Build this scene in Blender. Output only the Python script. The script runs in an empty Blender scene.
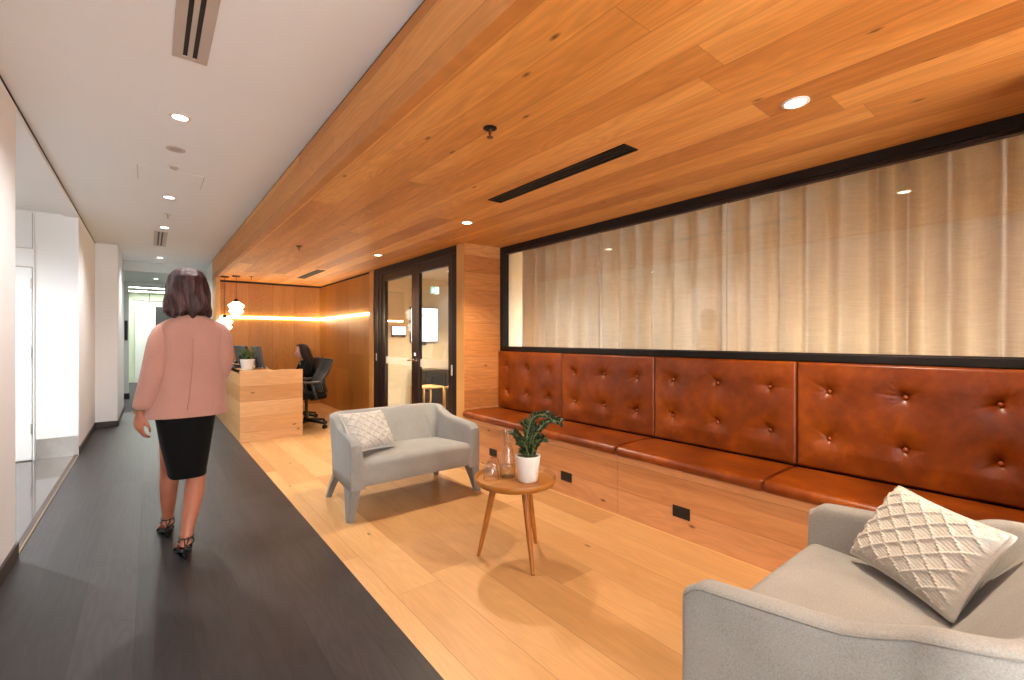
import bpy, bmesh, math, random
from mathutils import Vector, Matrix, Euler
random.seed(7)
S = bpy.context.scene
COL = S.collection
PI = math.pi
V = Vector

# ------------------------------------------------------------------ view
S.view_settings.view_transform = 'Standard'
S.view_settings.look = 'None'
S.view_settings.gamma = 1.0
S.view_settings.use_curve_mapping = False
S.view_settings.exposure = 1.05
S.cycles.use_denoising = True
S.cycles.max_bounces = 10
S.cycles.diffuse_bounces = 5
S.cycles.glossy_bounces = 4
S.cycles.transparent_max_bounces = 12
S.cycles.sample_clamp_indirect = 4.0
S.cycles.caustics_reflective = False
S.cycles.caustics_refractive = False

# ------------------------------------------------------------------ node helpers
class NT:
    def __init__(self, name):
        self.m = bpy.data.materials.new(name)
        self.m.use_nodes = True
        self.t = self.m.node_tree
        self.t.nodes.clear()
        self.out = self.n('ShaderNodeOutputMaterial')
    def n(self, typ, **kw):
        nd = self.t.nodes.new(typ)
        for k, v in kw.items():
            setattr(nd, k, v)
        return nd
    def link(self, a, b):
        self.t.links.new(a, b)
    def put(self, sock, val):
        if isinstance(val, bpy.types.NodeSocket):
            self.link(val, sock)
        else:
            if isinstance(val, tuple) and len(val) == 3 and sock.type == 'RGBA':
                val = val + (1.0,)
            sock.default_value = val
    def math(self, op, a, b=None, c=None):
        nd = self.n('ShaderNodeMath', operation=op)
        self.put(nd.inputs[0], a)
        if b is not None: self.put(nd.inputs[1], b)
        if c is not None: self.put(nd.inputs[2], c)
        return nd.outputs[0]
    def comb(self, x, y, z):
        nd = self.n('ShaderNodeCombineXYZ')
        for i, q in enumerate((x, y, z)): self.put(nd.inputs[i], q)
        return nd.outputs[0]
    def obj(self):
        tc = self.n('ShaderNodeTexCoord')
        return tc.outputs['Object']
    def sep(self, v):
        nd = self.n('ShaderNodeSeparateXYZ')
        self.put(nd.inputs[0], v)
        return nd.outputs
    def noise(self, vec, scale, detail=3.0, rough=0.55, dist=0.0):
        nd = self.n('ShaderNodeTexNoise')
        self.put(nd.inputs['Vector'], vec)
        nd.inputs['Scale'].default_value = scale
        nd.inputs['Detail'].default_value = detail
        nd.inputs['Roughness'].default_value = rough
        nd.inputs['Distortion'].default_value = dist
        return nd.outputs[0]
    def ramp(self, fac, stops):
        nd = self.n('ShaderNodeValToRGB')
        el = nd.color_ramp.elements
        while len(el) < len(stops): el.new(0.5)
        for e, (p, c) in zip(el, stops):
            e.position = p
            e.color = tuple(c) + (1.0,) if len(c) == 3 else c
        self.put(nd.inputs[0], fac)
        return nd.outputs[0]
    def mix(self, fac, a, b, typ='MIX'):
        nd = self.n('ShaderNodeMix', data_type='RGBA', blend_type=typ)
        self.put(nd.inputs[0], fac)
        self.put(nd.inputs[6], a)
        self.put(nd.inputs[7], b)
        return nd.outputs[2]
    def bump(self, h, strength=0.2, dist=0.01):
        nd = self.n('ShaderNodeBump')
        nd.inputs['Strength'].default_value = strength
        nd.inputs['Distance'].default_value = dist
        self.put(nd.inputs['Height'], h)
        return nd.outputs[0]
    def bsdf(self, color, rough=0.5, metal=0.0, normal=None, spec=0.5, **kw):
        nd = self.n('ShaderNodeBsdfPrincipled')
        self.put(nd.inputs['Base Color'], color)
        self.put(nd.inputs['Roughness'], rough)
        nd.inputs['Metallic'].default_value = metal
        nd.inputs['Specular IOR Level'].default_value = spec
        if normal is not None: self.put(nd.inputs['Normal'], normal)
        for k, v in kw.items(): self.put(nd.inputs[k], v)
        self.link(nd.outputs[0], self.out.inputs[0])
        return nd

def srgb(r, g, b):
    f = lambda c: (c / 255.0) / 12.92 if c <= 10.3 else (((c / 255.0) + 0.055) / 1.055) ** 2.4
    return (f(r), f(g), f(b))

def mat_plain(name, col, rough=0.5, metal=0.0, var=0.06, scale=6.0, bump=0.0, bscale=80.0, spec=0.5):
    t = NT(name)
    o = t.obj()
    f = t.noise(o, scale, 3)
    c = t.ramp(f, [(0.3, tuple(x * (1 - var) for x in col)), (0.7, tuple(min(1, x * (1 + var)) for x in col))])
    nrm = None
    if bump: nrm = t.bump(t.noise(o, bscale, 2), bump, 0.004)
    t.bsdf(c, rough, metal, nrm, spec)
    return t.m

def mat_emit(name, col, strength):
    t = NT(name)
    e = t.n('ShaderNodeEmission')
    t.put(e.inputs[0], col)
    e.inputs[1].default_value = strength
    t.link(e.outputs[0], t.out.inputs[0])
    return t.m

def mat_glass(name, tint=(0.96, 0.97, 0.96), ior=1.5, boost=1.0):
    t = NT(name)
    tr = t.n('ShaderNodeBsdfTransparent'); t.put(tr.inputs[0], tint)
    gl = t.n('ShaderNodeBsdfGlossy'); gl.inputs['Roughness'].default_value = 0.02
    fr = t.n('ShaderNodeFresnel')
    ge = t.n('ShaderNodeNewGeometry')
    t.put(fr.inputs[0], t.math('ADD', ior, t.math('MULTIPLY', ge.outputs['Backfacing'], 1.0 / ior - ior)))
    f = t.math('MULTIPLY', fr.outputs[0], boost)
    ms = t.n('ShaderNodeMixShader')
    t.link(f, ms.inputs[0]); t.link(tr.outputs[0], ms.inputs[1]); t.link(gl.outputs[0], ms.inputs[2])
    t.link(ms.outputs[0], t.out.inputs[0])
    return t.m

def mat_planks(name, along, across, width, length, cols, rough=0.4, knots=0.5, gap=0.35, grain=1.0, shift=0.0, rnd_amt=0.6, bump=0.15, lines=0.35, spec=0.4):
    """boards: per-board tone, long streaks, cathedral figure, knots and thin joints"""
    t = NT(name)
    o = t.sep(t.obj())
    A, C = o[along], o[across]
    other = o[3 - along - across]
    cw = t.math('DIVIDE', t.math('ADD', C, shift), width)
    row = t.math('FLOOR', cw)
    fc = t.math('FRACT', cw)
    w1 = t.n('ShaderNodeTexWhiteNoise', noise_dimensions='1D'); t.link(row, w1.inputs['W'])
    al = t.math('ADD', t.math('DIVIDE', A, length), t.math('MULTIPLY', w1.outputs[0], 7.3))
    seg = t.math('FLOOR', al)
    fa = t.math('FRACT', al)
    w2 = t.n('ShaderNodeTexWhiteNoise', noise_dimensions='2D')
    t.link(t.comb(row, seg, 0.0), w2.inputs['Vector'])
    rnd = w2.outputs[0]
    r50 = t.math('MULTIPLY', rnd, 53.0)
    a_off = t.math('ADD', A, r50)
    broad = t.noise(t.comb(t.math('MULTIPLY', a_off, 0.9), t.math('MULTIPLY', C, 7.0), t.math('ADD', t.math('MULTIPLY', other, 2.0), r50)), 1.0, 3)
    streak = t.noise(t.comb(t.math('MULTIPLY', a_off, 1.6), t.math('MULTIPLY', C, 70.0), t.math('ADD', t.math('MULTIPLY', other, 20.0), r50)), 1.0, 5, 0.65)
    figure = t.noise(t.comb(t.math('MULTIPLY', a_off, 1.1), t.math('MULTIPLY', C, 8.0), r50), 1.0, 2, 0.4, 0.2)
    rings = t.math('PINGPONG', t.math('MULTIPLY', figure, 22.0), 1.0)
    tone = t.math('ADD', t.math('MULTIPLY', rnd, rnd_amt), t.math('MULTIPLY', broad, 1.0 - rnd_amt))
    base = t.ramp(tone, [(0.15, cols[0]), (0.5, cols[1]), (0.85, cols[2])])
    st = t.math('ADD', t.math('MULTIPLY', t.math('SUBTRACT', streak, 0.5), 0.55 * grain), 1.0)
    rg = t.math('ADD', t.math('MULTIPLY', t.math('SUBTRACT', rings, 0.5), 0.22 * grain * lines / 0.35), 1.0)
    shade = t.math('MULTIPLY', st, rg)
    col = t.mix(1.0, base, t.comb(shade, shade, shade), 'MULTIPLY')
    if knots > 0:
        vo = t.n('ShaderNodeTexVoronoi', feature='F1', voronoi_dimensions='2D')
        t.link(t.comb(t.math('MULTIPLY', a_off, 1.3), t.math('ADD', t.math('MULTIPLY', C, 3.2), r50), 0.0), vo.inputs['Vector'])
        vo.inputs['Scale'].default_value = 1.0
        kd = t.math('ADD', vo.outputs['Distance'], t.math('MULTIPLY', t.math('SUBTRACT', streak, 0.5), 0.03))
        kf = t.ramp(kd, [(0.010, (1, 1, 1)), (0.042, (0, 0, 0))])
        kc = t.sep(vo.outputs['Color'])
        on = t.math('GREATER_THAN', kc[0], 1.0 - knots)
        kf2 = t.math('MULTIPLY', t.math('MULTIPLY', kf, on), 0.85)
        col = t.mix(kf2, col, tuple(x * 0.18 for x in cols[0]))
    g1 = t.math('LESS_THAN', t.math('MINIMUM', fc, t.math('SUBTRACT', 1.0, fc)), 0.0016 / width)
    g2 = t.math('LESS_THAN', t.math('MINIMUM', fa, t.math('SUBTRACT', 1.0, fa)), 0.0012 / length)
    g = t.math('MULTIPLY', t.math('MAXIMUM', g1, g2), gap)
    col = t.mix(g, col, tuple(x * 0.3 for x in cols[0]))
    nrm = t.bump(t.math('SUBTRACT', streak, t.math('MULTIPLY', g, 2.0)), bump, 0.002)
    t.bsdf(col, t.math('ADD', rough - 0.06, t.math('MULTIPLY', streak, 0.14)), 0.0, nrm, spec)
    return t.m

# ------------------------------------------------------------------ mesh helpers
class MB:
    """collects shapes and links them as ONE mesh object"""
    def __init__(self):
        self.bm = bmesh.new()
    def box(self, x0, x1, y0, y1, z0, z1, bev=0.0, seg=2, M=None):
        b = bmesh.new()
        bmesh.ops.create_cube(b, size=1.0)
        for v in b.verts:
            v.co = V(((x0 + x1) / 2 + v.co.x * (x1 - x0), (y0 + y1) / 2 + v.co.y * (y1 - y0), (z0 + z1) / 2 + v.co.z * (z1 - z0)))
        if bev > 0:
            bmesh.ops.bevel(b, geom=list(b.edges), offset=bev, segments=seg, profile=0.5, affect='EDGES')
        return self._add(b, M)
    def _add(self, b, M=None):
        if M is not None: bmesh.ops.transform(b, matrix=M, verts=b.verts)
        me = bpy.data.meshes.new('tmp')
        b.to_mesh(me); b.free()
        self.bm.from_mesh(me)
        bpy.data.meshes.remove(me)
        return self
    def rings(self, rings, caps=True, closed=True):
        """rings: list of lists of points, same count"""
        vs = [[self.bm.verts.new(p) for p in r] for r in rings]
        n = len(vs[0])
        for i in range(len(vs) - 1):
            for j in range(n if closed else n - 1):
                k = (j + 1) % n
                self.bm.faces.new((vs[i][j], vs[i][k], vs[i + 1][k], vs[i + 1][j]))
        if caps:
            self.bm.faces.new(list(reversed(vs[0])))
            self.bm.faces.new(vs[-1])
        return self
    def lathe(self, prof, c=(0, 0, 0), n=32, caps=True):
        c = V(c)
        self.rings([[c + V((r * math.cos(2 * PI * j / n), r * math.sin(2 * PI * j / n), z)) for j in range(n)] for r, z in prof], caps)
        return self
    def tube(self, pts, rad, n=10, flat=1.0):
        pts = [V(p) for p in pts]
        if not isinstance(rad, (list, tuple)): rad = [rad] * len(pts)
        rr = []
        up = None
        for i, p in enumerate(pts):
            d = (pts[min(i + 1, len(pts) - 1)] - pts[max(i - 1, 0)]).normalized()
            if up is None:
                up = V((0, 0, 1)) if abs(d.z) < 0.9 else V((0, 1, 0))
            a = d.cross(up).normalized()
            b = a.cross(d).normalized()
            up = b
            rr.append([p + a * rad[i] * math.cos(2 * PI * j / n) + b * rad[i] * flat * math.sin(2 * PI * j / n) for j in range(n)])
        return self.rings(rr)
    def ell(self, c, r, n=16, m=10, M=None):
        b = bmesh.new()
        bmesh.ops.create_uvsphere(b, u_segments=n, v_segments=m, radius=1.0)
        for v in b.verts: v.co = V((c[0] + v.co.x * r[0], c[1] + v.co.y * r[1], c[2] + v.co.z * r[2]))
        return self._add(b, M)
    def grid(self, fn, nu, nv, closed_u=False):
        vs = [[self.bm.verts.new(fn(i / nu, j / nv)) for j in range(nv + 1)] for i in range(nu + (0 if closed_u else 1))]
        nn = len(vs)
        for i in range(nu):
            for j in range(nv):
                k = (i + 1) % nn
                self.bm.faces.new((vs[i][j], vs[k][j], vs[k][j + 1], vs[i][j + 1]))
        return self
    def prism(self, poly, axis, a, b):
        """polygon in the two other axes extruded along axis from a to b"""
        def P(q, w):
            if axis == 0: return V((w, q[0], q[1]))
            if axis == 1: return V((q[0], w, q[1]))
            return V((q[0], q[1], w))
        return self.rings([[P(q, a) for q in poly], [P(q, b) for q in poly]])

def matrix_of(o):
    M = Matrix.Translation(o.location) @ o.rotation_euler.to_matrix().to_4x4()
    return M

def obj(name, mb, mat, parent=None, smooth=False, sub=0, world=True, label=None, solid=0.0, fix=True):
    if fix: bmesh.ops.recalc_face_normals(mb.bm, faces=mb.bm.faces)
    me = bpy.data.meshes.new(name)
    mb.bm.to_mesh(me); mb.bm.free()
    o = bpy.data.objects.new(name, me)
    COL.objects.link(o)
    if mat is not None: me.materials.append(mat)
    if smooth:
        for p in me.polygons: p.use_smooth = True
        if smooth != True:
            me.set_sharp_from_angle(angle=smooth)
    if solid:
        md = o.modifiers.new('solid', 'SOLIDIFY'); md.thickness = solid; md.offset = 0
    if sub:
        md = o.modifiers.new('sub', 'SUBSURF'); md.levels = sub; md.render_levels = sub
    if parent is not None:
        o.parent = parent
        if world:
            P = Matrix.Identity(4)
            q = parent
            chain = []
            while q is not None:
                chain.append(q); q = q.parent
            for q in reversed(chain):
                P = P @ q.matrix_parent_inverse @ matrix_of(q)
            o.matrix_parent_inverse = P.inverted()
    if label: o['label'] = label
    return o

def tag(o, label, cat, group=None, kind=None):
    o['label'] = label; o['category'] = cat
    if group: o['group'] = group
    if kind: o['kind'] = kind
    return o

def thing(name, label, cat, loc=(0, 0, 0), rotz=0.0, group=None):
    o = bpy.data.objects.new(name, None)
    COL.objects.link(o)
    o.empty_display_size = 0.1
    o.location = loc; o.rotation_euler = (0, 0, rotz)
    return tag(o, label, cat, group)

def struct(name, mb, mat, parent=None, smooth=False, **kw):
    o = obj(name, mb, mat, parent, smooth, **kw)
    if parent is None: o['kind'] = 'structure'
    return o

def struct_empty(name, label, cat):
    o = bpy.data.objects.new(name, None); COL.objects.link(o)
    o['kind'] = 'structure'; o['label'] = label; o['category'] = cat
    return o

def kids(o): return [c for c in COL.objects if c.parent == o]

def dup(root, loc, rotz=0.0, label=None, group=None):
    def cp(o, par):
        c = o.copy(); COL.objects.link(c)
        if par is not None: c.parent = par
        for ch in kids(o): cp(ch, c)
        return c
    r = cp(root, None)
    r.location = loc; r.rotation_euler = (0, 0, rotz)
    if label: r['label'] = label
    if group: r['group'] = group
    return r

# ------------------------------------------------------------------ materials
OAK = [srgb(172, 112, 64), srgb(196, 136, 84), srgb(214, 158, 106)]
M = {}
M['oak_floor'] = mat_planks('oak floor boards', 1, 0, 0.24, 2.2, [srgb(160, 115, 68), srgb(183, 138, 88), srgb(198, 155, 105)], rough=0.42, knots=0.2, gap=0.55, grain=0.5, rnd_amt=0.55, lines=0.28)
M['dark_floor'] = mat_planks('black stained oak boards', 1, 0, 0.2, 1.9, [srgb(28, 25, 26), srgb(36, 33, 34), srgb(46, 42, 43)], rough=0.42, knots=0.0, gap=0.8, grain=1.1, rnd_amt=0.6, lines=0.6, shift=0.05, bump=0.35)
M['oak_ceiling'] = mat_planks('oak ceiling boards', 1, 0, 0.19, 3.6, [srgb(169, 103, 43), srgb(211, 143, 70), srgb(238, 178, 102)], rough=0.5, knots=0.55, gap=0.45, grain=0.75, rnd_amt=0.4, lines=0.35)
M['oak_bulkhead'] = mat_planks('oak bulkhead boards', 1, 2, 0.19, 2.4, [srgb(180, 115, 53), srgb(206, 139, 71), srgb(223, 161, 92)], rough=0.5, knots=0.3, gap=0.5, grain=0.6, shift=0.08)
M['oak_bench'] = mat_planks('oak bench boards', 1, 2, 0.2, 40.0, [srgb(161, 103, 54), srgb(184, 126, 77), srgb(201, 145, 99)], rough=0.45, knots=0.35, gap=0.5, grain=0.6, shift=0.02)
M['oak_wall'] = mat_planks('oak wall boards', 0, 2, 0.185, 40.0, [srgb(164, 97, 44), srgb(187, 118, 61), srgb(202, 138, 83)], rough=0.45, knots=0.95, gap=0.5, grain=1.0, shift=0.03)
M['oak_desk'] = mat_planks('oak desk boards', 0, 2, 0.19, 40.0, [srgb(168, 114, 62), srgb(189, 137, 86), srgb(202, 154, 107)], rough=0.45, knots=0.35, gap=0.5, grain=0.6, shift=0.07)
M['oak_desk_side'] = mat_planks('oak desk boards along the corridor', 1, 2, 0.19, 40.0, [srgb(168, 116, 60), srgb(189, 139, 83), srgb(202, 156, 103)], rough=0.45, knots=0.35, gap=0.5, grain=0.6, shift=0.07)
M['oak_trim'] = mat_planks('oak trim', 2, 0, 0.3, 3.0, [srgb(181, 128, 64), srgb(197, 145, 82), srgb(208, 160, 99)], rough=0.45, knots=0.15, gap=0.0, grain=0.5)
VEN = [srgb(152, 100, 42), srgb(168, 115, 50), srgb(182, 129, 60)]
M['veneer_x'] = mat_planks('vertical oak veneer of the back wall', 2, 0, 0.385, 4.0, VEN, rough=0.4, knots=0.0, gap=0.9, grain=0.45, shift=0.12, rnd_amt=0.45, lines=0.5)
M['veneer_y'] = mat_planks('vertical oak veneer of the side wall', 2, 1, 0.66, 4.0, VEN, rough=0.4, knots=0.0, gap=0.9, grain=0.45, shift=0.1, rnd_amt=0.45, lines=0.5)
M['teak'] = mat_planks('teak side table wood', 0, 1, 0.4, 3.0, [srgb(134, 81, 26), srgb(155, 97, 35), srgb(172, 114, 46)], rough=0.4, knots=0.0, gap=0.0, grain=0.5)
M['teak_leg'] = mat_planks('teak leg wood', 2, 0, 0.4, 3.0, [srgb(134, 79, 26), srgb(152, 92, 33), srgb(166, 106, 42)], rough=0.4, knots=0.0, gap=0.0, grain=0.5)
M['stool_wood'] = mat_plain('pale stool wood', srgb(206, 160, 96), 0.45, var=0.1)
M['white_wall'] = mat_plain('white painted wall', srgb(236, 238, 240), 0.6, var=0.012, scale=2.0, bump=0.04, bscale=150)
M['white_ceiling'] = mat_plain('white painted ceiling', srgb(238, 242, 245), 0.7, var=0.01, scale=2.0)
M['alcove_white'] = mat_plain('white alcove paint', srgb(236, 238, 238), 0.5, var=0.01, scale=2.0)
M['cream_wall'] = mat_plain('cream meeting room wall', srgb(226, 208, 178), 0.6, var=0.02, scale=2.0)
M['grey_wall'] = mat_plain('pale grey far wall', srgb(206, 210, 206), 0.6, var=0.015, scale=2.0)
M['green_white'] = mat_plain('greenish white far wall', srgb(226, 234, 212), 0.6, var=0.015, scale=2.0)
M['base_dark'] = mat_plain('dark brown skirting', srgb(58, 44, 38), 0.5, var=0.08)
M['black_gap'] = mat_plain('black shadow gap', srgb(22, 16, 14), 0.7)
M['black_metal'] = mat_plain('black anodised frame', srgb(18, 12, 11), 0.5, var=0.08, scale=3, spec=0.3)
M['bronze_metal'] = mat_plain('dark bronze door frame', srgb(40, 23, 18), 0.36, var=0.08, scale=3, spec=0.35)
M['black_plastic'] = mat_plain('black plastic', srgb(14, 13, 13), 0.4, var=0.1)
M['dark_grey'] = mat_plain('dark grey plastic', srgb(44, 42, 42), 0.45, var=0.08)
M['grey_carpet'] = mat_plain('charcoal carpet', srgb(82, 82, 84), 0.95, var=0.3, scale=240, bump=0.4, bscale=400)
M['steel'] = mat_plain('brushed stainless steel', srgb(196, 190, 184), 0.28, 1.0, var=0.08, scale=12)
M['chrome'] = mat_plain('polished steel', srgb(220, 214, 206), 0.15, 1.0, var=0.03)
M['brass'] = mat_plain('brass strip', srgb(150, 118, 66), 0.3, 1.0, var=0.05)
M['white_metal'] = mat_plain('white enamelled metal', srgb(222, 216, 210), 0.4, var=0.02)
M['grey_metal'] = mat_plain('warm grey metal', srgb(188, 178, 170), 0.4, var=0.03)
M['speaker_grille'] = mat_plain('grey speaker grille', srgb(170, 164, 158), 0.6, var=0.15, scale=300)
M['slot_black'] = mat_plain('black slot', srgb(12, 11, 11), 0.5)
M['copper'] = mat_plain('copper sprinkler metal', srgb(110, 70, 50), 0.35, 0.8)
M['ceramic'] = mat_plain('white glazed pot', srgb(220, 216, 210), 0.3, var=0.015)
M['soil'] = mat_plain('potting soil', srgb(48, 34, 24), 0.95, var=0.4, scale=90)
M['leaf'] = mat_plain('glossy dark green leaf', srgb(34, 50, 24), 0.35, var=0.35, scale=25)
M['leaf2'] = mat_plain('mid green leaf', srgb(70, 104, 40), 0.4, var=0.35, scale=25)
M['stem'] = mat_plain('green stem', srgb(92, 104, 52), 0.5, var=0.2, scale=20)
M['screen_on'] = mat_emit('lit white screen', (0.95, 0.97, 1.0), 1.6)
M['lamp_warm'] = mat_emit('warm downlight lens', (1.0, 0.86, 0.66), 9.0)
M['lamp_white'] = mat_emit('white downlight lens', (1.0, 0.95, 0.88), 9.0)
M['strip'] = mat_emit('warm light strip', (1.0, 0.78, 0.5), 24.0)
M['panel_light'] = mat_emit('white ceiling panel light', (0.97, 1.0, 0.9), 16.0)
M['exit_green'] = mat_emit('lit green exit sign', (0.25, 0.6, 0.42), 0.9)
M['exit_white'] = mat_emit('lit white exit sign', (0.9, 1.0, 0.95), 1.2)
M['glass'] = mat_glass('clear glazing', (0.95, 0.96, 0.95), 1.5, 1.0)
M['glass_double'] = mat_glass('double glazing', (0.95, 0.96, 0.95), 1.5, 1.9)
M['glass_door'] = mat_glass('door glazing', (0.94, 0.94, 0.92), 1.5, 1.0)
M['glass_ware'] = mat_glass('carafe glass', (0.985, 0.98, 0.975), 1.5, 1.2)
M['water'] = mat_glass('water', (0.93, 0.92, 0.9), 1.33, 1.0)
def mat_frost():
    t = NT('frosted band')
    tr = t.n('ShaderNodeBsdfTransparent'); df = t.n('ShaderNodeBsdfDiffuse'); tl = t.n('ShaderNodeBsdfTranslucent')
    t.put(df.inputs[0], (0.8, 0.76, 0.68)); t.put(tl.inputs[0], (0.8, 0.76, 0.68))
    m1 = t.n('ShaderNodeMixShader'); m2 = t.n('ShaderNodeMixShader')
    m1.inputs[0].default_value = 0.5
    t.link(df.outputs[0], m1.inputs[1]); t.link(tl.outputs[0], m1.inputs[2])
    m2.inputs[0].default_value = 0.42
    t.link(tr.outputs[0], m2.inputs[1]); t.link(m1.outputs[0], m2.inputs[2])
    t.link(m2.outputs[0], t.out.inputs[0])
    return t.m
M['frost'] = mat_frost()
def mat_leather():
    t = NT('cognac leather')
    o = t.obj()
    n1 = t.noise(o, 3.0, 4); n2 = t.noise(o, 14.0, 5, 0.6)
    f = t.math('ADD', t.math('MULTIPLY', n1, 0.65), t.math('MULTIPLY', n2, 0.35))
    c = t.ramp(f, [(0.3, srgb(78, 28, 2)), (0.5, srgb(116, 50, 5)), (0.68, srgb(148, 73, 12))])
    h = t.math('ADD', t.math('MULTIPLY', t.noise(o, 9.0, 3), 1.0), t.math('MULTIPLY', t.noise(o, 160.0, 2), 0.12))
    t.bsdf(c, t.math('ADD', 0.25, t.math('MULTIPLY', n2, 0.16)), 0.0, t.bump(h, 0.35, 0.006), 0.35)
    return t.m
M['leather'] = mat_leather()
M['leather_button'] = mat_plain('leather button', srgb(124, 52, 12), 0.3, var=0.08)
def mat_fabric(name, a, b, sc=220.0, bump=0.35):
    t = NT(name)
    o = t.obj()
    n = t.noise(o, sc, 3, 0.7)
    n2 = t.noise(o, 5.0, 2)
    f = t.math('ADD', t.math('MULTIPLY', n, 0.7), t.math('MULTIPLY', n2, 0.3))
    c = t.ramp(f, [(0.32, a), (0.68, b)])
    nd = t.bsdf(c, 0.9, 0.0, t.bump(n, bump, 0.003), 0.2)
    nd.inputs['Sheen Weight'].default_value = 0.0 if 'black' in name else 0.15
    nd.inputs['Sheen Roughness'].default_value = 0.6
    return t.m
M['wool'] = mat_fabric('light grey wool', srgb(124, 122, 117), srgb(155, 152, 147))
M['wool_dark'] = mat_fabric('grey wool leg', srgb(105, 102, 98), srgb(131, 129, 125))
M['knit'] = mat_fabric('cream cotton knit', srgb(170, 165, 156), srgb(195, 190, 181), 160.0, 0.4)
M['jacket'] = mat_fabric('dusty pink jacket cloth', srgb(160, 114, 101), srgb(178, 131, 117), 260.0, 0.2)
M['skirt'] = mat_fabric('black skirt cloth', srgb(5, 4, 4), srgb(9, 8, 8), 260.0, 0.2)
M['blazer'] = mat_fabric('black blazer cloth', srgb(7, 6, 6), srgb(12, 10, 10), 260.0, 0.2)
M['shirt'] = mat_fabric('white shirt cloth', srgb(214, 208, 204), srgb(232, 228, 224), 260.0, 0.2)
M['mesh_back'] = mat_fabric('dark brown chair mesh', srgb(9, 6, 5), srgb(17, 11, 9), 300.0, 0.5)
M['skin'] = mat_plain('skin', srgb(160, 98, 74), 0.5, var=0.06, scale=12)
M['skin_pale'] = mat_plain('pale skin', srgb(190, 140, 116), 0.5, var=0.05, scale=12)
def mat_hair(name, a, b, c):
    t = NT(name)
    o = t.sep(t.obj())
    vec = t.comb(t.math('MULTIPLY', o[0], 60.0), t.math('MULTIPLY', o[1], 60.0), t.math('MULTIPLY', o[2], 7.0))
    n = t.noise(vec, 1.0, 4, 0.6, 0.4)
    col = t.ramp(n, [(0.3, a), (0.55, b), (0.75, c)])
    t.bsdf(col, 0.5, 0.0, t.bump(n, 0.8, 0.01), 0.3)
    return t.m
M['hair'] = mat_hair('brown hair', srgb(34, 18, 19), srgb(60, 35, 34), srgb(112, 74, 70))
M['hair_dark'] = mat_hair('dark brown hair', srgb(26, 14, 14), srgb(44, 25, 23), srgb(70, 42, 36))
def mat_curtain():
    t = NT('beige linen curtain')
    o = t.sep(t.obj())
    slub = t.noise(t.comb(t.math('MULTIPLY', o[1], 14.0), o[0], t.math('MULTIPLY', o[2], 190.0)), 1.0, 4, 0.7)
    warp = t.noise(t.comb(t.math('MULTIPLY', o[1], 260.0), o[0], t.math('MULTIPLY', o[2], 8.0)), 1.0, 3, 0.6)
    f = t.math('ADD', t.math('MULTIPLY', slub, 0.7), t.math('MULTIPLY', warp, 0.3))
    c = t.ramp(f, [(0.3, srgb(220, 206, 188)), (0.7, srgb(248, 238, 222))])
    df = t.n('ShaderNodeBsdfDiffuse'); tl = t.n('ShaderNodeBsdfTranslucent')
    t.link(c, df.inputs[0]); t.link(c, tl.inputs[0])
    mx = t.n('ShaderNodeMixShader'); mx.inputs[0].default_value = 0.3
    t.link(df.outputs[0], mx.inputs[1]); t.link(tl.outputs[0], mx.inputs[2])
    t.link(mx.outputs[0], t.out.inputs[0])
    return t.m
M['curtain'] = mat_curtain()
def mat_tiles():
    t = NT('polished grey tiles')
    o = t.obj()
    b = t.n('ShaderNodeTexBrick'); b.offset = 0.0
    t.link(o, b.inputs['Vector'])
    b.inputs['Scale'].default_value = 1.0
    b.inputs['Brick Width'].default_value = 0.6; b.inputs['Row Height'].default_value = 0.6
    b.inputs['Mortar Size'].default_value = 0.003
    b.inputs['Color1'].default_value = srgb(74, 68, 64) + (1,)
    b.inputs['Color2'].default_value = srgb(79, 73, 69) + (1,)
    b.inputs['Mortar'].default_value = srgb(64, 60, 58) + (1,)
    t.bsdf(b.outputs[0], 0.06, 0.0, None, 0.6)
    return t.m
M['tiles'] = mat_tiles()

# ------------------------------------------------------------------ the setting
XF, XL, XD, XW = 0.865, -0.61, 2.665, 3.146      # floor edge, left wall, door plane, window plane
ZC, ZW = 2.65, 2.32                               # white ceiling, oak ceiling
YN, YE, YB = -3.2, 4.17, 9.5                      # room end behind, recess end, reception back wall

struct('floor_corridor', MB().box(XL - 0.02, XF, YN, 10.3, -0.1, 0.0), M['dark_floor'])
struct('floor_lounge', MB().box(XF, 3.3, YN, YB + 0.1, -0.1, 0.0), M['oak_floor'])
struct('floor_far', MB().box(-3.0, 2.4, 10.3, 17.3, -0.1, 0.0), M['grey_carpet'])
struct('floor_alcove', MB().box(-3.0, XL - 0.02, 3.3, 6.95, -0.1, 0.002), M['tiles'])
struct('floor_meeting', MB().box(3.3, 5.6, YN, 7.7, -0.1, 0.0).box(2.78, 3.3, 4.3, 7.7, 0.0, 0.004), M['grey_carpet'])

struct('ceiling_corridor', MB().box(XL - 0.15, XF + 0.1, YN, 10.5, ZC, ZC + 0.1), M['white_ceiling'])
struct('ceiling_lounge', MB().box(XF + 0.02, 3.26, YN, YB + 0.1, ZW, ZW + 0.1), M['oak_ceiling'])
struct('ceiling_alcove', MB().box(-3.0, XL - 0.12, 3.3, 7.0, 2.62, 2.75), M['alcove_white'])
struct('ceiling_meeting', MB().box(3.26, 5.6, YN, 7.7, 2.36, 2.46).box(2.79, 3.3, 4.3, 7.7, 2.36, 2.46), M['cream_wall'])
struct('ceiling_far', MB().box(-0.6, 1.0, 10.6, 12.6, 2.48, 2.6).box(-3.0, 2.4, 12.6, 17.3, 2.62, 2.72), M['grey_wall'])

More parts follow.
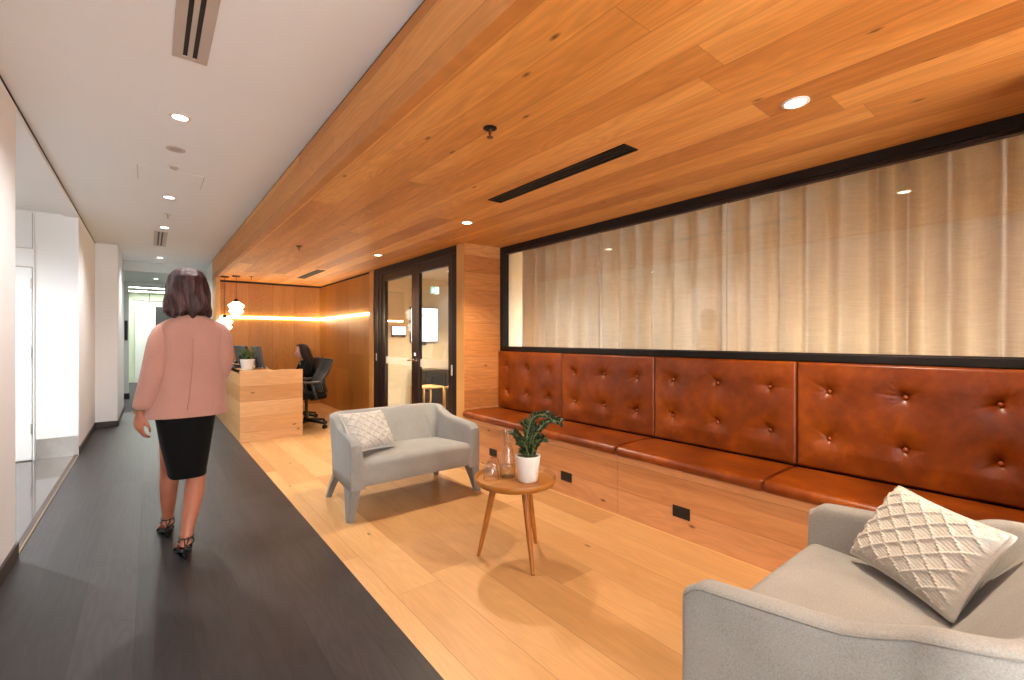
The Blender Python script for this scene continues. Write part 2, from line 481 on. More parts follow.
struct('wall_bulkhead', MB().box(XF, XF + 0.02, YN, YB + 0.05, 2.3, ZC - 0.014).box(XF + 0.02, XF + 0.05, YN, YB + 0.05, 2.3, ZW + 0.1), M['oak_bulkhead'])
struct('trim_1', MB().box(XF + 0.004, XF + 0.02, YN, YB + 0.05, ZC - 0.014, ZC), M['black_gap'])
struct('trim_2', MB().box(XL - 0.01, XL + 0.004, YN, 8.8, ZC - 0.012, ZC), M['black_gap'])

# left side
struct('wall_left', MB().box(XL - 0.12, XL, YN, 3.87, 0, ZC - 0.012), M['white_wall'])
struct('wall_left_header', MB().box(XL - 0.12, XL, 3.87, 6.88, 2.605, ZC - 0.012), M['white_wall'])
struct('wall_left_far', MB().box(XL - 0.12, XL, 6.88, 8.8, 0, ZC - 0.012), M['white_wall'])
struct('wall_left_pier', MB().box(XL - 0.12, -0.366, 8.8, 10.9, 0, ZC), M['white_wall'])
struct('wall_left_end', MB().box(-0.72, -0.6, 10.9, 12.6, 0, 2.62).box(-0.72, -0.345, 12.6, 12.75, 0, 2.62), M['grey_wall'])
struct('baseboard_left', MB().box(XL, XL + 0.012, YN, 3.87, 0, 0.09).box(XL - 0.12, XL + 0.012, 3.87, 3.882, 0, 0.09), M['base_dark'])
struct('baseboard_left_far', MB().box(XL, XL + 0.012, 6.9, 8.8, 0, 0.08).box(XL, -0.354, 8.788, 8.8, 0, 0.08).box(-0.366, -0.354, 8.788, 10.9, 0, 0.08), M['base_dark'])
struct('baseboard_left_end', MB().box(-0.6, -0.588, 10.9, 12.6, 0, 0.12).box(-0.588, -0.345, 12.588, 12.6, 0, 0.12).box(-0.345, -0.333, 12.588, 12.75, 0, 0.12), M['black_gap'])
struct('trim_3', MB().box(XL - 0.035, XL - 0.004, 3.88, 6.88, 0.0, 0.006), M['base_dark'])
struct('trim_4', MB().box(XL - 0.004, XL + 0.006, 3.88, 6.88, 0.0, 0.007), M['brass'])
# alcove
struct('wall_alcove_end', MB().box(-3.0, XL - 0.12, 6.88, 7.0, 0.0, 2.62), M['alcove_white'])
struct('wall_alcove_near', MB().box(-3.0, XL - 0.12, 3.3, 3.42, 0.0, 2.62), M['alcove_white'])
wl = MB()
for a, b, c, d in ((3.42, 5.2, 0, 2.62), (6.8, 6.88, 0, 2.62), (5.2, 6.8, 0, 0.75), (5.2, 6.8, 2.3, 2.62)):
    wl.box(-2.42, -2.3, a, b, c, d)
struct('wall_alcove_left', wl, M['alcove_white'])
w2 = struct_empty('window_2', 'white framed alcove window with vertical mullions', 'window')
fr = MB()
for y in (5.2, 5.55, 5.98, 6.38, 6.76):
    fr.box(-2.4, -2.32, y - 0.02 if y > 5.2 else y, y + 0.04, 0.75, 2.3)
fr.box(-2.4, -2.32, 5.2, 6.8, 0.75, 0.79).box(-2.4, -2.32, 5.2, 6.8, 2.26, 2.3)
obj('window_frame', fr, M['white_metal'], w2)
obj('window_pane', MB().box(-2.365, -2.355, 5.2, 6.8, 0.75, 2.3), M['glass'], w2)
# alcove door and steel kick plate
d2 = struct_empty('door_2', 'white flush door at the back of the alcove', 'door')
obj('door_leaf', MB().box(-1.85, -0.965, 6.858, 6.88, 0.012, 2.02, 0.002), M['alcove_white'], d2)
obj('door_frame', MB().box(-0.955, -0.945, 6.855, 6.88, 0, 2.6).box(-1.9, -1.86, 6.855, 6.88, 0, 2.07).box(-1.86, -0.955, 6.858, 6.88, 2.032, 2.22, 0.002), M['alcove_white'], d2)
obj('door_gap', MB().box(-0.965, -0.955, 6.872, 6.88, 0, 2.6).box(-1.86, -0.965, 6.872, 6.88, 2.02, 2.032).box(-1.86, -0.965, 6.872, 6.88, 2.22, 2.228), M['grey_metal'], d2)
for z in (0.28, 1.08, 1.8):
    obj('hinge', MB().box(-0.972, -0.958, 6.848, 6.858, z, z + 0.11, 0.002), M['steel'], d2)
struct('trim_5', MB().box(-0.935, XL - 0.005, 6.872, 6.88, 0.0, 0.215, 0.001), M['steel'])

# far end of the corridor
struct('wall_right_far', MB().box(XF, XF + 0.12, YB + 0.05, 12.65, 0, ZC), M['grey_wall'])
struct('wall_drop_far', MB().box(-0.6, XF, 10.5, 10.6, 2.48, 2.76), M['grey_wall'])
struct('wall_drop_end', MB().box(-0.6, XF, 12.55, 12.65, 2.38, 2.5), M['grey_wall'])
fe = MB().box(-3.0, 2.4, 17.2, 17.3, 0, 2.62).box(-3.0, -0.7, 12.65, 12.75, 0, 2.62).box(XF + 0.12, 2.4, 12.65, 12.75, 0, 2.62)
fe.box(-3.1, -3.0, 12.65, 17.3, 0, 2.62).box(2.4, 2.5, 12.65, 17.3, 0, 2.62)
struct('wall_far_end', fe, M['green_white'])
struct('wall_floor_closure', MB().box(-3.1, -3.0, 3.3, 7.0, 0, 2.62), M['alcove_white'])

# reception back and side walls
struct('wall_reception_back', MB().box(XF + 0.06, XD, YB, YB + 0.1, 0, 2.283), M['veneer_x'])
struct('wall_reception_gap', MB().box(XF, XD + 0.1, YB + 0.02, YB + 0.1, 2.283, ZW).box(XD + 0.02, XD + 0.1, 6.87, YB, 2.283, ZW), M['black_gap'])
struct('wall_reception_side', MB().box(XD, XD + 0.1, 6.87, YB + 0.1, 0, 2.283), M['veneer_y'])
struct('trim_6', MB().box(XF, XF + 0.06, YB - 0.5, YB + 0.05, 0, 2.3), M['oak_trim'])
struct('trim_7', MB().box(XD - 0.012, XD + 0.09, 6.72, 6.87, 0, ZW), M['oak_trim'])
# door surround and recess end wall
struct('wall_recess_end', MB().box(XD, XW + 0.1, YE, YE + 0.02, 0, ZW), M['oak_wall'])
struct('trim_8', MB().box(XD - 0.002, XD + 0.09, YE + 0.004, 4.33, 0, ZW), M['oak_trim'])
struct('wall_right_near', MB().box(XD, XD + 0.1, YN, 0.07, 0, ZW).box(XD + 0.1, XW + 0.1, 0.03, 0.07, 0, ZW), M['oak_bench'])
# window wall below the glazing
struct('wall_bench_back', MB().box(XW + 0.05, XW + 0.15, 0.07, YE, 0, 1.14), M['black_gap'])  # wall coloured black to stand in for shade in the cushion gaps
# meeting room shell
struct('wall_meeting_back', MB().box(2.78, 5.6, 7.55, 7.7, 0, 2.46), M['cream_wall'])
struct('wall_meeting_right', MB().box(5.5, 5.6, YN, 7.7, 0, 2.46), M['cream_wall'])
struct('wall_meeting_side', MB().box(XD + 0.1, XD + 0.115, 6.72, 7.6, 0, 2.4), M['cream_wall'])
struct('wall_meeting_partition', MB().box(XW + 0.16, 3.95, 4.19, 4.27, 0, 2.4).box(XD + 0.1, XW + 0.16, 4.19, 4.27, 0, 2.4), M['cream_wall'])
struct('wall_meeting_near', MB().box(XW + 0.16, 5.6, YN, YN + 0.1, 0, 2.46), M['cream_wall'])

# room end behind the camera: unseen glazed front added for soft fill light
w3 = struct_empty('window_fill', 'unseen glazed front added behind the viewer to let in fill light', 'window')
f3 = MB()
for x in (XL, 0.1, 0.9, 1.8, 2.6): f3.box(x, x + 0.05, YN, YN + 0.06, 0, 2.65)
f3.box(XL, 2.66, YN, YN + 0.06, 0, 0.06).box(XL, 2.66, YN, YN + 0.06, 2.3, 2.65)
obj('window_frame', f3, M['black_metal'], w3)
obj('window_pane', MB().box(XL, 2.66, YN + 0.02, YN + 0.03, 0.06, 2.3), M['glass'], w3)

# ------------------------------------------------------------------ bench recess glazing
w1 = struct_empty('window_1', 'wide black framed window above the leather bench', 'window')
fr = MB()
fr.box(XW, XW + 0.09, 0.07, YE, 1.14, 1.185, 0.003)          # bottom rail
fr.box(XW, XW + 0.09, 0.07, YE, 2.262, ZW, 0.003)            # head
fr.box(XW, XW + 0.09, YE - 0.05, YE, 1.185, 2.262, 0.003)
fr.box(XW, XW + 0.09, 0.07, 0.16, 1.185, 2.262, 0.003)
obj('window_frame', fr, M['black_metal'], w1)
obj('window_bead', MB().box(XW + 0.03, XW + 0.075, 0.16, YE - 0.05, 2.242, 2.262).box(XW + 0.03, XW + 0.075, 0.16, YE - 0.05, 1.185, 1.192), M['bronze_metal'], w1)
js = [0.16, 1.574, 2.746, YE - 0.05]
for a, b in zip(js[:-1], js[1:]):
    obj('window_pane', MB().box(XW + 0.05, XW + 0.06, a + 0.0015, b - 0.0015, 1.19, 2.245), M['glass_double'], w1)
for q in js[1:3]:
    obj('glass_joint', MB().box(XW + 0.049, XW + 0.061, q - 0.0018, q + 0.0018, 1.19, 2.245), M['grey_metal'], w1)
# curtain behind the glass
rc = random.Random(3)
knot_y, ph = [-0.35], [0.0]
while knot_y[-1] < 4.1:
    knot_y.append(knot_y[-1] + rc.uniform(0.13, 0.235)); ph.append(ph[-1] + 1.0)
amp = [rc.uniform(0.055, 0.085) for _ in knot_y]
def cur(u, v):
    y = -0.35 + u * (4.06 + 0.35)
    k = max(i for i in range(len(knot_y) - 1) if knot_y[i] <= y + 1e-9)
    f = (y - knot_y[k]) / (knot_y[k + 1] - knot_y[k])
    A = amp[k] * (1 - f) + amp[k + 1] * f
    z = 0.7 + v * 1.62
    th_ = 2 * PI * (f + 0.012 * math.sin(2.1 * z + 3 * k))
    x = A * (math.cos(th_) + 0.10 * math.cos(2 * th_ + k))
    yy = y + 0.15 * A * math.sin(th_ + 0.6)
    return V((3.37 + x * (0.8 + 0.2 * (1 - v)), yy, z))
cu = obj('curtain', MB().grid(cur, 620, 10), M['curtain'], smooth=True, solid=0.003)
tag(cu, 'long pleated beige linen curtain hanging behind the bench window', 'curtain')
ct = obj('curtain_track', MB().box(3.34, 3.38, -0.4, 4.15, 2.33, 2.36, 0.004), M['white_metal'])
tag(ct, 'slim white ceiling track carrying the beige curtain', 'curtain track')

# ------------------------------------------------------------------ double door to the meeting room
d1 = struct_empty('door_1', 'dark bronze framed glass double door beside the reception', 'door')
y0, y1 = 4.33, 6.72
zt = 2.30
obj('door_frame', MB().box(XD, XD + 0.08, y0, y1, 2.235, ZW, 0.003).box(XD, XD + 0.08, y0, y0 + 0.1, 0, 2.235, 0.003).box(XD, XD + 0.08, y1 - 0.3, y1, 0, 2.235, 0.003), M['black_metal'], d1)
obj('door_track', MB().box(XD - 0.012, XD, y0 + 0.02, 6.4, 2.225, 2.24), M['bronze_metal'], d1)
obj('jamb_strip', MB().box(XD - 0.006, XD, 6.53, 6.56, 0, 2.235), M['bronze_metal'], d1)
def leaf(ya, yb, lab):
    L = obj('door_leaf', MB().box(XD + 0.01, XD + 0.06, ya, ya + 0.1, 0.0, 2.225, 0.004).box(XD + 0.01, XD + 0.06, yb - 0.1, yb, 0.0, 2.225, 0.004)
            .box(XD + 0.01, XD + 0.06, ya + 0.1, yb - 0.1, 2.115, 2.225, 0.004).box(XD + 0.01, XD + 0.06, ya + 0.1, yb - 0.1, 0.0, 0.12, 0.004), M['bronze_metal'], d1)
    obj('pane', MB().box(XD + 0.03, XD + 0.04, ya + 0.1, yb - 0.1, 0.12, 2.115), M['glass_door'], L)
    obj('frosted_band', MB().box(XD + 0.026, XD + 0.029, ya + 0.1, yb - 0.1, 0.92, 1.02), M['frost'], L)
    return L
LA = leaf(y0 + 0.1, 5.36, '')
LB = leaf(5.362, y1 - 0.3, '')
for hy, L in ((5.315, LA), (5.41, LB)):
    h = MB().lathe([(0.001, 0), (0.022, 0), (0.022, 0.008), (0.001, 0.008)], n=20)
    bmesh.ops.transform(h.bm, matrix=Matrix.Translation((XD + 0.01, hy, 1.0)) @ Matrix.Rotation(-PI / 2, 4, 'Y'), verts=h.bm.verts)
    h.tube([(XD, hy, 1.0), (XD - 0.04, hy, 1.0), (XD - 0.045, hy + (-0.03 if L is LA else 0.03), 1.0), (XD - 0.045, hy + (-0.1 if L is LA else 0.06), 1.0)], 0.008)
    obj('handle', h, M['chrome'], L, smooth=0.7)
kk = MB().box(XD - 0.004, XD + 0.01, 5.34, 5.385, 1.05, 1.1, 0.004)
obj('lock_plate', kk, M['chrome'], LA)
obj('hinge', MB().box(XD - 0.008, XD + 0.012, y0 + 0.09, y0 + 0.115, 0.86, 0.98, 0.003), M['steel'], d1)
obj('hinge', MB().box(XD - 0.008, XD + 0.012, 6.6, 6.625, 0.95, 1.06, 0.003), M['steel'], d1)

# ------------------------------------------------------------------ meeting room contents
tv = thing('wall_screen', 'lit white wall screen seen through the right door leaf', 'screen', (4.0, 7.55, 1.53))
obj('bezel', MB().box(3.66, 4.22, 7.51, 7.55, 1.215, 1.845, 0.004), M['black_plastic'], tv)
obj('display', MB().box(3.672, 4.208, 7.507, 7.51, 1.228, 1.833), M['screen_on'], tv)
for (x, z, w, h) in ((3.89, 1.72, 0.035, 0.022), (3.89, 1.68, 0.035, 0.03), (3.9, 1.4, 0.2, 0.008)):
    obj('display_mark', MB().box(x, x + w, 7.5055, 7.507, z, z + h), M['grey_metal'], tv)
obj('bracket', MB().box(3.88, 3.98, 7.52, 7.55, 1.16, 1.215, 0.003), M['dark_grey'], tv)
tv2 = thing('wall_panel_screen', 'small lit screen seen through the left door leaf', 'screen', (3.44, 7.55, 1.4))
obj('bezel', MB().box(3.31, 3.58, 7.525, 7.55, 1.31, 1.5, 0.004), M['black_plastic'], tv2)
obj('display', MB().box(3.32, 3.57, 7.522, 7.525, 1.345, 1.49), M['screen_on'], tv2)
ex = thing('exit_sign', 'green and white exit sign hanging beyond the glass door', 'exit sign', (3.9, 7.0, 2.1))
obj('sign_body', MB().box(3.785, 3.95, 7.0, 7.03, 2.05, 2.18, 0.004), M['white_metal'], ex)
obj('sign_face', MB().box(3.79, 3.945, 6.996, 7.0, 2.055, 2.175), M['exit_white'], ex)
obj('sign_field', MB().box(3.79, 3.865, 6.993, 6.996, 2.055, 2.175), M['exit_green'], ex)
rm = MB()
rm.box(3.818, 3.836, 6.990, 6.993, 2.10, 2.135).ell((3.83, 6.9915, 2.148), (0.010, 0.0015, 0.010))
rm.tube([(3.826, 6.991, 2.10), (3.842, 6.991, 2.088), (3.838, 6.991, 2.068)], 0.005, 6).tube([(3.826, 6.991, 2.10), (3.812, 6.991, 2.082), (3.80, 6.991, 2.078)], 0.005, 6)
rm.tube([(3.83, 6.991, 2.13), (3.848, 6.991, 2.12), (3.856, 6.991, 2.13)], 0.004, 6).tube([(3.822, 6.991, 2.13), (3.808, 6.991, 2.12), (3.804, 6.991, 2.106)], 0.004, 6)
obj('running_figure', rm, M['exit_white'], ex)
obj('hanger_rod', MB().tube([(3.867, 7.015, 2.18), (3.867, 7.015, 2.36)], 0.005, 8), M['white_metal'], ex)

cb = thing('credenza', 'dark low cabinet against the meeting room back wall', 'cabinet', (4.3, 7.3, 0))
obj('body', MB().box(3.72, 5.3, 7.1, 7.54, 0.06, 0.70, 0.004), M['dark_grey'], cb)
obj('worktop', MB().box(3.70, 5.32, 7.08, 7.545, 0.70, 0.73, 0.003), M['black_plastic'], cb)
for i in range(4):
    obj('door', MB().box(3.74 + i * 0.39, 4.11 + i * 0.39, 7.085, 7.1, 0.08, 0.68, 0.003), M['black_plastic'], cb)
obj('plinth', MB().box(3.76, 5.26, 7.15, 7.5, 0.0, 0.06), M['black_plastic'], cb)

def stool(loc, rz, lab):
    t = thing('low_stool', lab, 'stool', loc, rz, 'stools in the meeting room')
    obj('seat', MB().box(-0.15, 0.15, -0.15, 0.15, 0.585, 0.61, 0.01), M['stool_wood'], t, world=False)
    for sx in (-1, 1):
        for sy in (-1, 1):
            obj('leg', MB().tube([(sx * 0.165, sy * 0.165, 0), (sx * 0.155, sy * 0.155, 0.615)], 0.014, 10), M['stool_wood'], t, world=False, smooth=True)
    for sy in (-1, 1):
        obj('top_rail', MB().tube([(-0.155, sy * 0.155, 0.605), (0.155, sy * 0.155, 0.605)], 0.014, 10), M['stool_wood'], t, world=False, smooth=True)
        obj('side_rail', MB().tube([(sy * 0.155, -0.155, 0.605), (sy * 0.155, 0.155, 0.605)], 0.014, 10), M['stool_wood'], t, world=False, smooth=True)
        obj('stretcher', MB().tube([(sy * 0.161, -0.16, 0.25), (sy * 0.161, 0.16, 0.25)], 0.01, 8), M['stool_wood'], t, world=False, smooth=True)
    return t
st = stool((3.03, 5.7, 0), 0.1, 'pale wood framed stool seen whole through the right door leaf')
dup(st, (3.34, 5.33, 0), -0.1, 'pale wood framed stool partly hidden by the right door stile')

# ------------------------------------------------------------------ built-in bench
bench = thing('bench_base', 'long oak plinth of the built-in bench along the window wall', 'bench', (2.9, 2.1, 0))
for (a, b) in ((0.075, 2.11), (2.113, YE - 0.002)):
    obj('front_panel', MB().box(XD, XD + 0.03, a, b, 0, 0.43, 0.001), M['oak_bench'], bench)
obj('carcass', MB().box(XD + 0.03, XW + 0.04, 0.075, YE - 0.002, 0, 0.43), M['black_gap'], bench)
YS = [YE - 0.004, 3.14, 2.11, 1.10, 0.078]
names = ['seat cushion at the far end by the oak end wall', 'seat cushion behind the potted plant', 'seat cushion in the middle right stretch of the bench', 'seat cushion beside the near grey loveseat']
for k in range(4):
    yb, ya = YS[k], YS[k + 1]
    t = thing('seat_cushion', 'cognac leather ' + names[k], 'cushion', (2.9, (ya + yb) / 2, 0.43), 0, 'leather bench seat cushions')
    L = (yb - ya) / 2 - 0.0015
    x0, x1 = 2.632, 3.12
    def seatf(u, v, L=L):
        # cross-section around the cushion, lengthwise v
        X0, X1, Z0, Z1, r = x0 - 2.9, x1 - 2.9, 0.0, 0.07, 0.033
        P = []
        pts = [(X1, Z0)] + [(X1, Z1 - 0.01)]
        prof = [(X1, 0.0), (X1, 0.062), (X1 - 0.02, 0.068)]
        for i in range(1, 14): 
            f = i / 14.0
            prof.append((X1 - 0.02 + (X0 + r - X1 + 0.02) * f, 0.068 + 0.006 * math.sin(PI * f)))
        for i in range(0, 11):
            a = PI / 2 + PI * i / 10.0
            prof.append((X0 + r + r * math.cos(a), 0.034 + 0.034 * math.sin(a)))
        n = len(prof) - 1
        x, z = prof[min(n, int(round(u * n)))]
        yy = -L + 2 * L * v
        e = min(v, 1 - v) * 2 * L
        s = 1 - max(0, 1 - e / 0.02) ** 2 * 0.10
        cx, cz = (X0 + X1) / 2, 0.03
        return V((cx + (x - cx) * (1 - (1 - s) * 0.12), yy, cz + (z - cz) * s))
    m = MB().grid(seatf, 26, 60)
    m.bm.verts.ensure_lookup_table()
    bmesh.ops.holes_fill(m.bm, edges=[e for e in m.bm.edges if e.is_boundary], sides=0)
    obj('cushion_cover', m, M['leather'], t, world=False, smooth=1.0)
    for side in (-1, 1):
        s = MB()
        s.tube([(x1 - 2.9 - 0.03, side * (L - 0.012), 0.0705)] + [(x0 - 2.9 + 0.05 + 0.38 * q, side * (L - 0.012), 0.0745 - 0.002 * abs(q - .5)) for q in (0.9, 0.6, 0.3, 0.0)] + [(x0 - 2.9 + 0.02, side * (L - 0.012), 0.066), (x0 - 2.9 + 0.001, side * (L - 0.012), 0.042)], 0.0016, 6)
        obj('stitching', s, M['leather_button'], t, world=False, smooth=True)
bnames = ['tufted cognac leather back panel at the far oak end wall', 'tufted cognac leather back panel second from the far oak wall', 'tufted cognac leather back panel behind the bench middle right', 'tufted cognac leather back panel above the near grey loveseat']
for k in range(4):
    yb, ya = YS[k] - (0.0 if k else 0.0), YS[k + 1]
    if k == 0: yb = YE - 0.004
    yc = (ya + yb) / 2
    L = (yb - ya) / 2 - 0.002
    t = thing('back_cushion', bnames[k], 'cushion', (XW + 0.05, yc, 0.5), 0, 'leather bench back panels')
    H = 0.637
    by = [yc and (c - yc) for c in ([4.0, 3.66, 3.325], [2.979, 2.628, 2.285], [1.955, 1.606, 1.26], [0.931, 0.585, 0.24])[k]]
    bz = [0.19, 0.467]
    pts = [(a, b) for a in by for b in bz]
    rs = random.Random(k + 11)
    cre = []
    for (a, b) in pts:
        for q in range(7):
            cre.append((a, b, rs.uniform(0, 2 * PI), rs.uniform(0.06, 0.16), rs.uniform(0.002, 0.005)))
    def bk(u, v, L=L, pts=pts, cre=cre):
        yy = -L + 2 * L * u
        zz = H * v
        e = min(u, 1 - u) * 2 * L; ez = min(v, 1 - v) * H
        ed = min(e, ez)
        r = 0.015
        d = 0.083
        if ed < r: d -= r - math.sqrt(max(0, r * r - (r - ed) ** 2))
        d += 0.012 * min(1, ed / 0.12)
        for (a, b) in pts:
            q = math.hypot(yy - a, zz - b)
            if q < 0.3: d -= 0.034 * math.exp(-(q / 0.03)) + 0.012 * math.exp(-(q / 0.085) ** 2)
        for (a, b, an, ln, dp) in cre:
            dx, dz = yy - a, zz - b
            al = dx * math.cos(an) + dz * math.sin(an); ac = -dx * math.sin(an) + dz * math.cos(an)
            if 0 < al < ln and abs(ac) < 0.03:
                d -= dp * math.exp(-(ac / 0.006) ** 2) * (1 - al / ln)
        return V((-max(d, 0.0), yy, zz))
    m = MB().grid(bk, 150, 94)
    obj('cushion_cover', m, M['leather'], t, world=False, smooth=True)
    for (a, b) in pts:
        obj('button', MB().ell((-0.064, a, b), (0.009, 0.0125, 0.0125), 12, 8), M['leather_button'], t, world=False, smooth=True)
# power outlets in the bench front
def outlet(y, z, lab):
    t = thing('power_outlet', lab, 'power outlet', (XD, y, z), 0, 'black outlets in the bench front')
    obj('plate', MB().box(-0.008, 0.0, -0.06, 0.06, -0.037, 0.037, 0.003), M['black_plastic'], t, world=False)
    for sy in (-0.03, 0.03):
        obj('socket', MB().box(-0.0095, -0.008, sy - 0.018, sy + 0.018, -0.016, 0.02, 0.001), M['slot_black'], t, world=False)
    return t
o1 = outlet(1.603, 0.166, 'black double power outlet nearest the near grey loveseat')
dup(o1, (XD, 2.63, 0.152), 0, 'black double power outlet right of the potted plant')
dup(o1, (XD, 3.64, 0.15), 0, 'black double power outlet behind the glass carafe')

# ------------------------------------------------------------------ ceiling fittings
def spot(name, loc, power, color, size=2.0, blend=0.5, rad=0.045):
    l = bpy.data.lights.new(name, 'SPOT')
    l.energy = power; l.color = color; l.spot_size = size; l.spot_blend = blend; l.shadow_soft_size = rad
    o = bpy.data.objects.new(name, l); COL.objects.link(o)
    o.location = loc
    return o
WARM = (1.0, 0.84, 0.64); NEUT = (1.0, 0.97, 0.95)
PW, PC = 85.0, 62.0
def downlight(loc, lens, lab, grp, trim):
    t = thing('downlight', lab, 'downlight', loc, 0, grp)
    obj('trim_ring', MB().lathe([(0.038, -0.001), (0.055, -0.001), (0.055, -0.004), (0.05, -0.007), (0.042, -0.007), (0.038, -0.002), (0.038, -0.001)], n=32, caps=False), trim, t, world=False, smooth=0.6)
    obj('lens', MB().lathe([(0.001, -0.003), (0.04, -0.003), (0.04, -0.0015), (0.001, -0.0015)], n=28), lens, t, world=False)
    return t
def add_dl(proto, pos, lab, grp, power, col, lens=None, trim=None, size=2.1, blend=0.6):
    t = downlight(pos, lens, lab, grp, trim) if proto is None else dup(proto, pos, 0, lab, grp)
    if 'corridor' in grp: size, blend = 2.5, 1.0
    s = spot('lamp_beam', (pos[0], pos[1], pos[2] - 0.02), power, col, size, blend)
    return t
G1 = 'warm downlights in the oak ceiling'; G2 = 'white downlights in the corridor ceiling'
p1 = add_dl(None, (2.225, 0.79, ZW), 'largest warm downlight in the oak ceiling above the near loveseat', G1, PW, WARM, M['lamp_warm'], M['white_metal'])
add_dl(p1, (2.225, 3.44, ZW), 'warm downlight between the black slot vent and the recess', G1, PW, WARM)
add_dl(p1, (2.225, 5.47, ZW), 'small warm downlight above the glass double door', G1, PW, WARM)
add_dl(p1, (2.225, -1.4, ZW), 'unseen warm downlight added in the oak ceiling behind the viewer', G1, PW, WARM)  # out of view, added for more light in the lounge
p2 = add_dl(None, (0.148, 3.48, ZC), 'corridor downlight nearest, left of the oak bulkhead over the walking woman', G2, PC, NEUT, M['lamp_white'], M['white_metal'])
add_dl(p2, (0.148, 5.515, ZC), 'corridor downlight just beyond the ceiling access panel', G2, PC, NEUT)
add_dl(p2, (0.145, 7.05, ZC), 'corridor downlight right before the far white slot vent', G2, PC, NEUT)
add_dl(p2, (0.14, 9.73, ZC), 'corridor downlight past the far white slot vent', G2, PC * 0.7, NEUT)
add_dl(p2, (0.1, 11.6, 2.48), 'downlight in the lowered ceiling at the corridor end', G2, PC * 0.5, NEUT)
add_dl(p2, (0.148, -0.6, ZC), 'unseen corridor downlight added behind the viewer', G2, PC, NEUT)  # out of view, added to light the near corridor
add_dl(p2, (3.75, 6.3, 2.36), 'meeting room downlight seen through the right door leaf', 'meeting room downlights', 160, WARM)
add_dl(p2, (4.4, 5.3, 2.36), 'meeting room downlight close to the right wall', 'meeting room downlights', 160, WARM)
add_dl(p2, (5.0, 2.9, 2.36), 'unseen meeting room lamp added to light the curtain middle', 'meeting room downlights', 480, NEUT, None, None, 2.9, 0.6)  # unseen lamp added to brighten the curtain from behind
add_dl(p2, (5.0, 0.7, 2.36), 'unseen meeting room lamp added to light the curtain near end', 'meeting room downlights', 480, NEUT, None, None, 2.9, 0.6)  # second unseen lamp added for an even glow through the curtain
add_dl(p2, (-1.5, 5.4, 2.62), 'unseen lamp added to brighten the alcove over the polished tiles', 'added alcove lamps', 190, (0.96, 0.98, 1.0), None, None, 2.8, 0.9)  # added cool lamp, lifts the alcove as window daylight would

def vent(loc, L, W, slots, frame_mat, lab, grp, slat_mat):
    t = thing('slot_vent', lab, 'air vent', loc, 0, grp)
    f = MB()
    e = 0.018
    f.box(-W / 2, W / 2, -L / 2, -L / 2 + e, -0.006, 0.0).box(-W / 2, W / 2, L / 2 - e, L / 2, -0.006, 0.0)
    f.box(-W / 2, -W / 2 + e, -L / 2 + e, L / 2 - e, -0.006, 0).box(W / 2 - e, W / 2, -L / 2 + e, L / 2 - e, -0.006, 0)
    obj('frame', f, frame_mat, t, world=False)
    obj('cavity', MB().box(-W / 2 + e, W / 2 - e, -L / 2 + e, L / 2 - e, -0.0015, -0.0005), M['slot_black'], t, world=False)
    for i in range(1, slots):
        x = -W / 2 + e + (W - 2 * e) * i / slots
        obj('slat', MB().box(x - 0.008, x + 0.008, -L / 2 + e, L / 2 - e, -0.006, -0.0015), slat_mat, t, world=False)
    return t
vent((2.04, 2.15, ZW), 1.25, 0.12, 3, M['black_metal'], 'long black slot vent in the oak ceiling before the window', 'oak ceiling vents', M['black_metal'])
vent((2.04, 7.8, ZW), 1.2, 0.125, 5, M['black_gap'], 'dark slot vent in the oak ceiling above reception', 'oak ceiling vents', M['black_gap'])
def wvent(loc, L, lab):
    t = thing('slot_vent', lab, 'air vent', loc, 0, 'white corridor vents')
    f = MB()
    xs = [-0.07, -0.03, -0.012, 0.008, 0.027, 0.07]
    for a, b in ((-0.07, -0.03), (-0.012, 0.008), (0.027, 0.07)): f.box(a, b, -L / 2 + 0.02, L / 2 - 0.03, -0.006, 0)
    f.box(-0.07, 0.07, -L / 2, -L / 2 + 0.02, -0.006, 0).box(-0.07, 0.07, L / 2 - 0.03, L / 2, -0.006, 0)
    obj('frame', f, M['grey_metal'], t, world=False)
    obj('slot', MB().box(-0.03, -0.012, -L / 2 + 0.02, L / 2 - 0.03, -0.0015, -0.0005), M['slot_black'], t, world=False)
    obj('slot', MB().box(0.008, 0.027, -L / 2 + 0.02, L / 2 - 0.03, -0.0015, -0.0005), M['slot_black'], t, world=False)
    return t
wvent((0.155, 2.085, ZC), 1.3, 'white slot vent with two black slots in the near corridor ceiling')
wvent((0.115, 7.92, ZC), 1.15, 'small far white slot vent in the corridor ceiling')
def sprinkler(loc, lab, grp, m):
    t = thing('ceiling_sprinkler', lab, 'sprinkler', loc, 0, grp)
    obj('escutcheon', MB().lathe([(0.012, -0.001), (0.034, -0.001), (0.034, -0.004), (0.026, -0.008), (0.012, -0.008)], n=24), m, t, world=False, smooth=0.6)
    obj('head', MB().lathe([(0.008, -0.008), (0.008, -0.03), (0.005, -0.034), (0.005, -0.045), (0.016, -0.046), (0.016, -0.049), (0.002, -0.05)], n=16), M['copper'] if m is not M['white_metal'] else M['steel'], t, world=False, smooth=0.6)
    return t
sp = sprinkler((1.315, 1.825, ZW), 'dark sprinkler in the oak ceiling left of the black slot vent', 'oak ceiling sprinklers', M['black_metal'])
dup(sp, (1.315, 5.49, ZW), 0, 'dark sprinkler in the oak ceiling before the reception vent')
dup(sp, (1.335, 8.68, ZW), 0, 'dark sprinkler in the oak ceiling next to the pendants')
sprinkler((0.159, 6.27, ZC), 'white sprinkler in the corridor ceiling between two downlights', 'corridor sprinklers', M['white_metal'])
t = thing('ceiling_speaker', 'round grey speaker grille in the corridor ceiling', 'speaker', (0.15, 4.09, ZC))
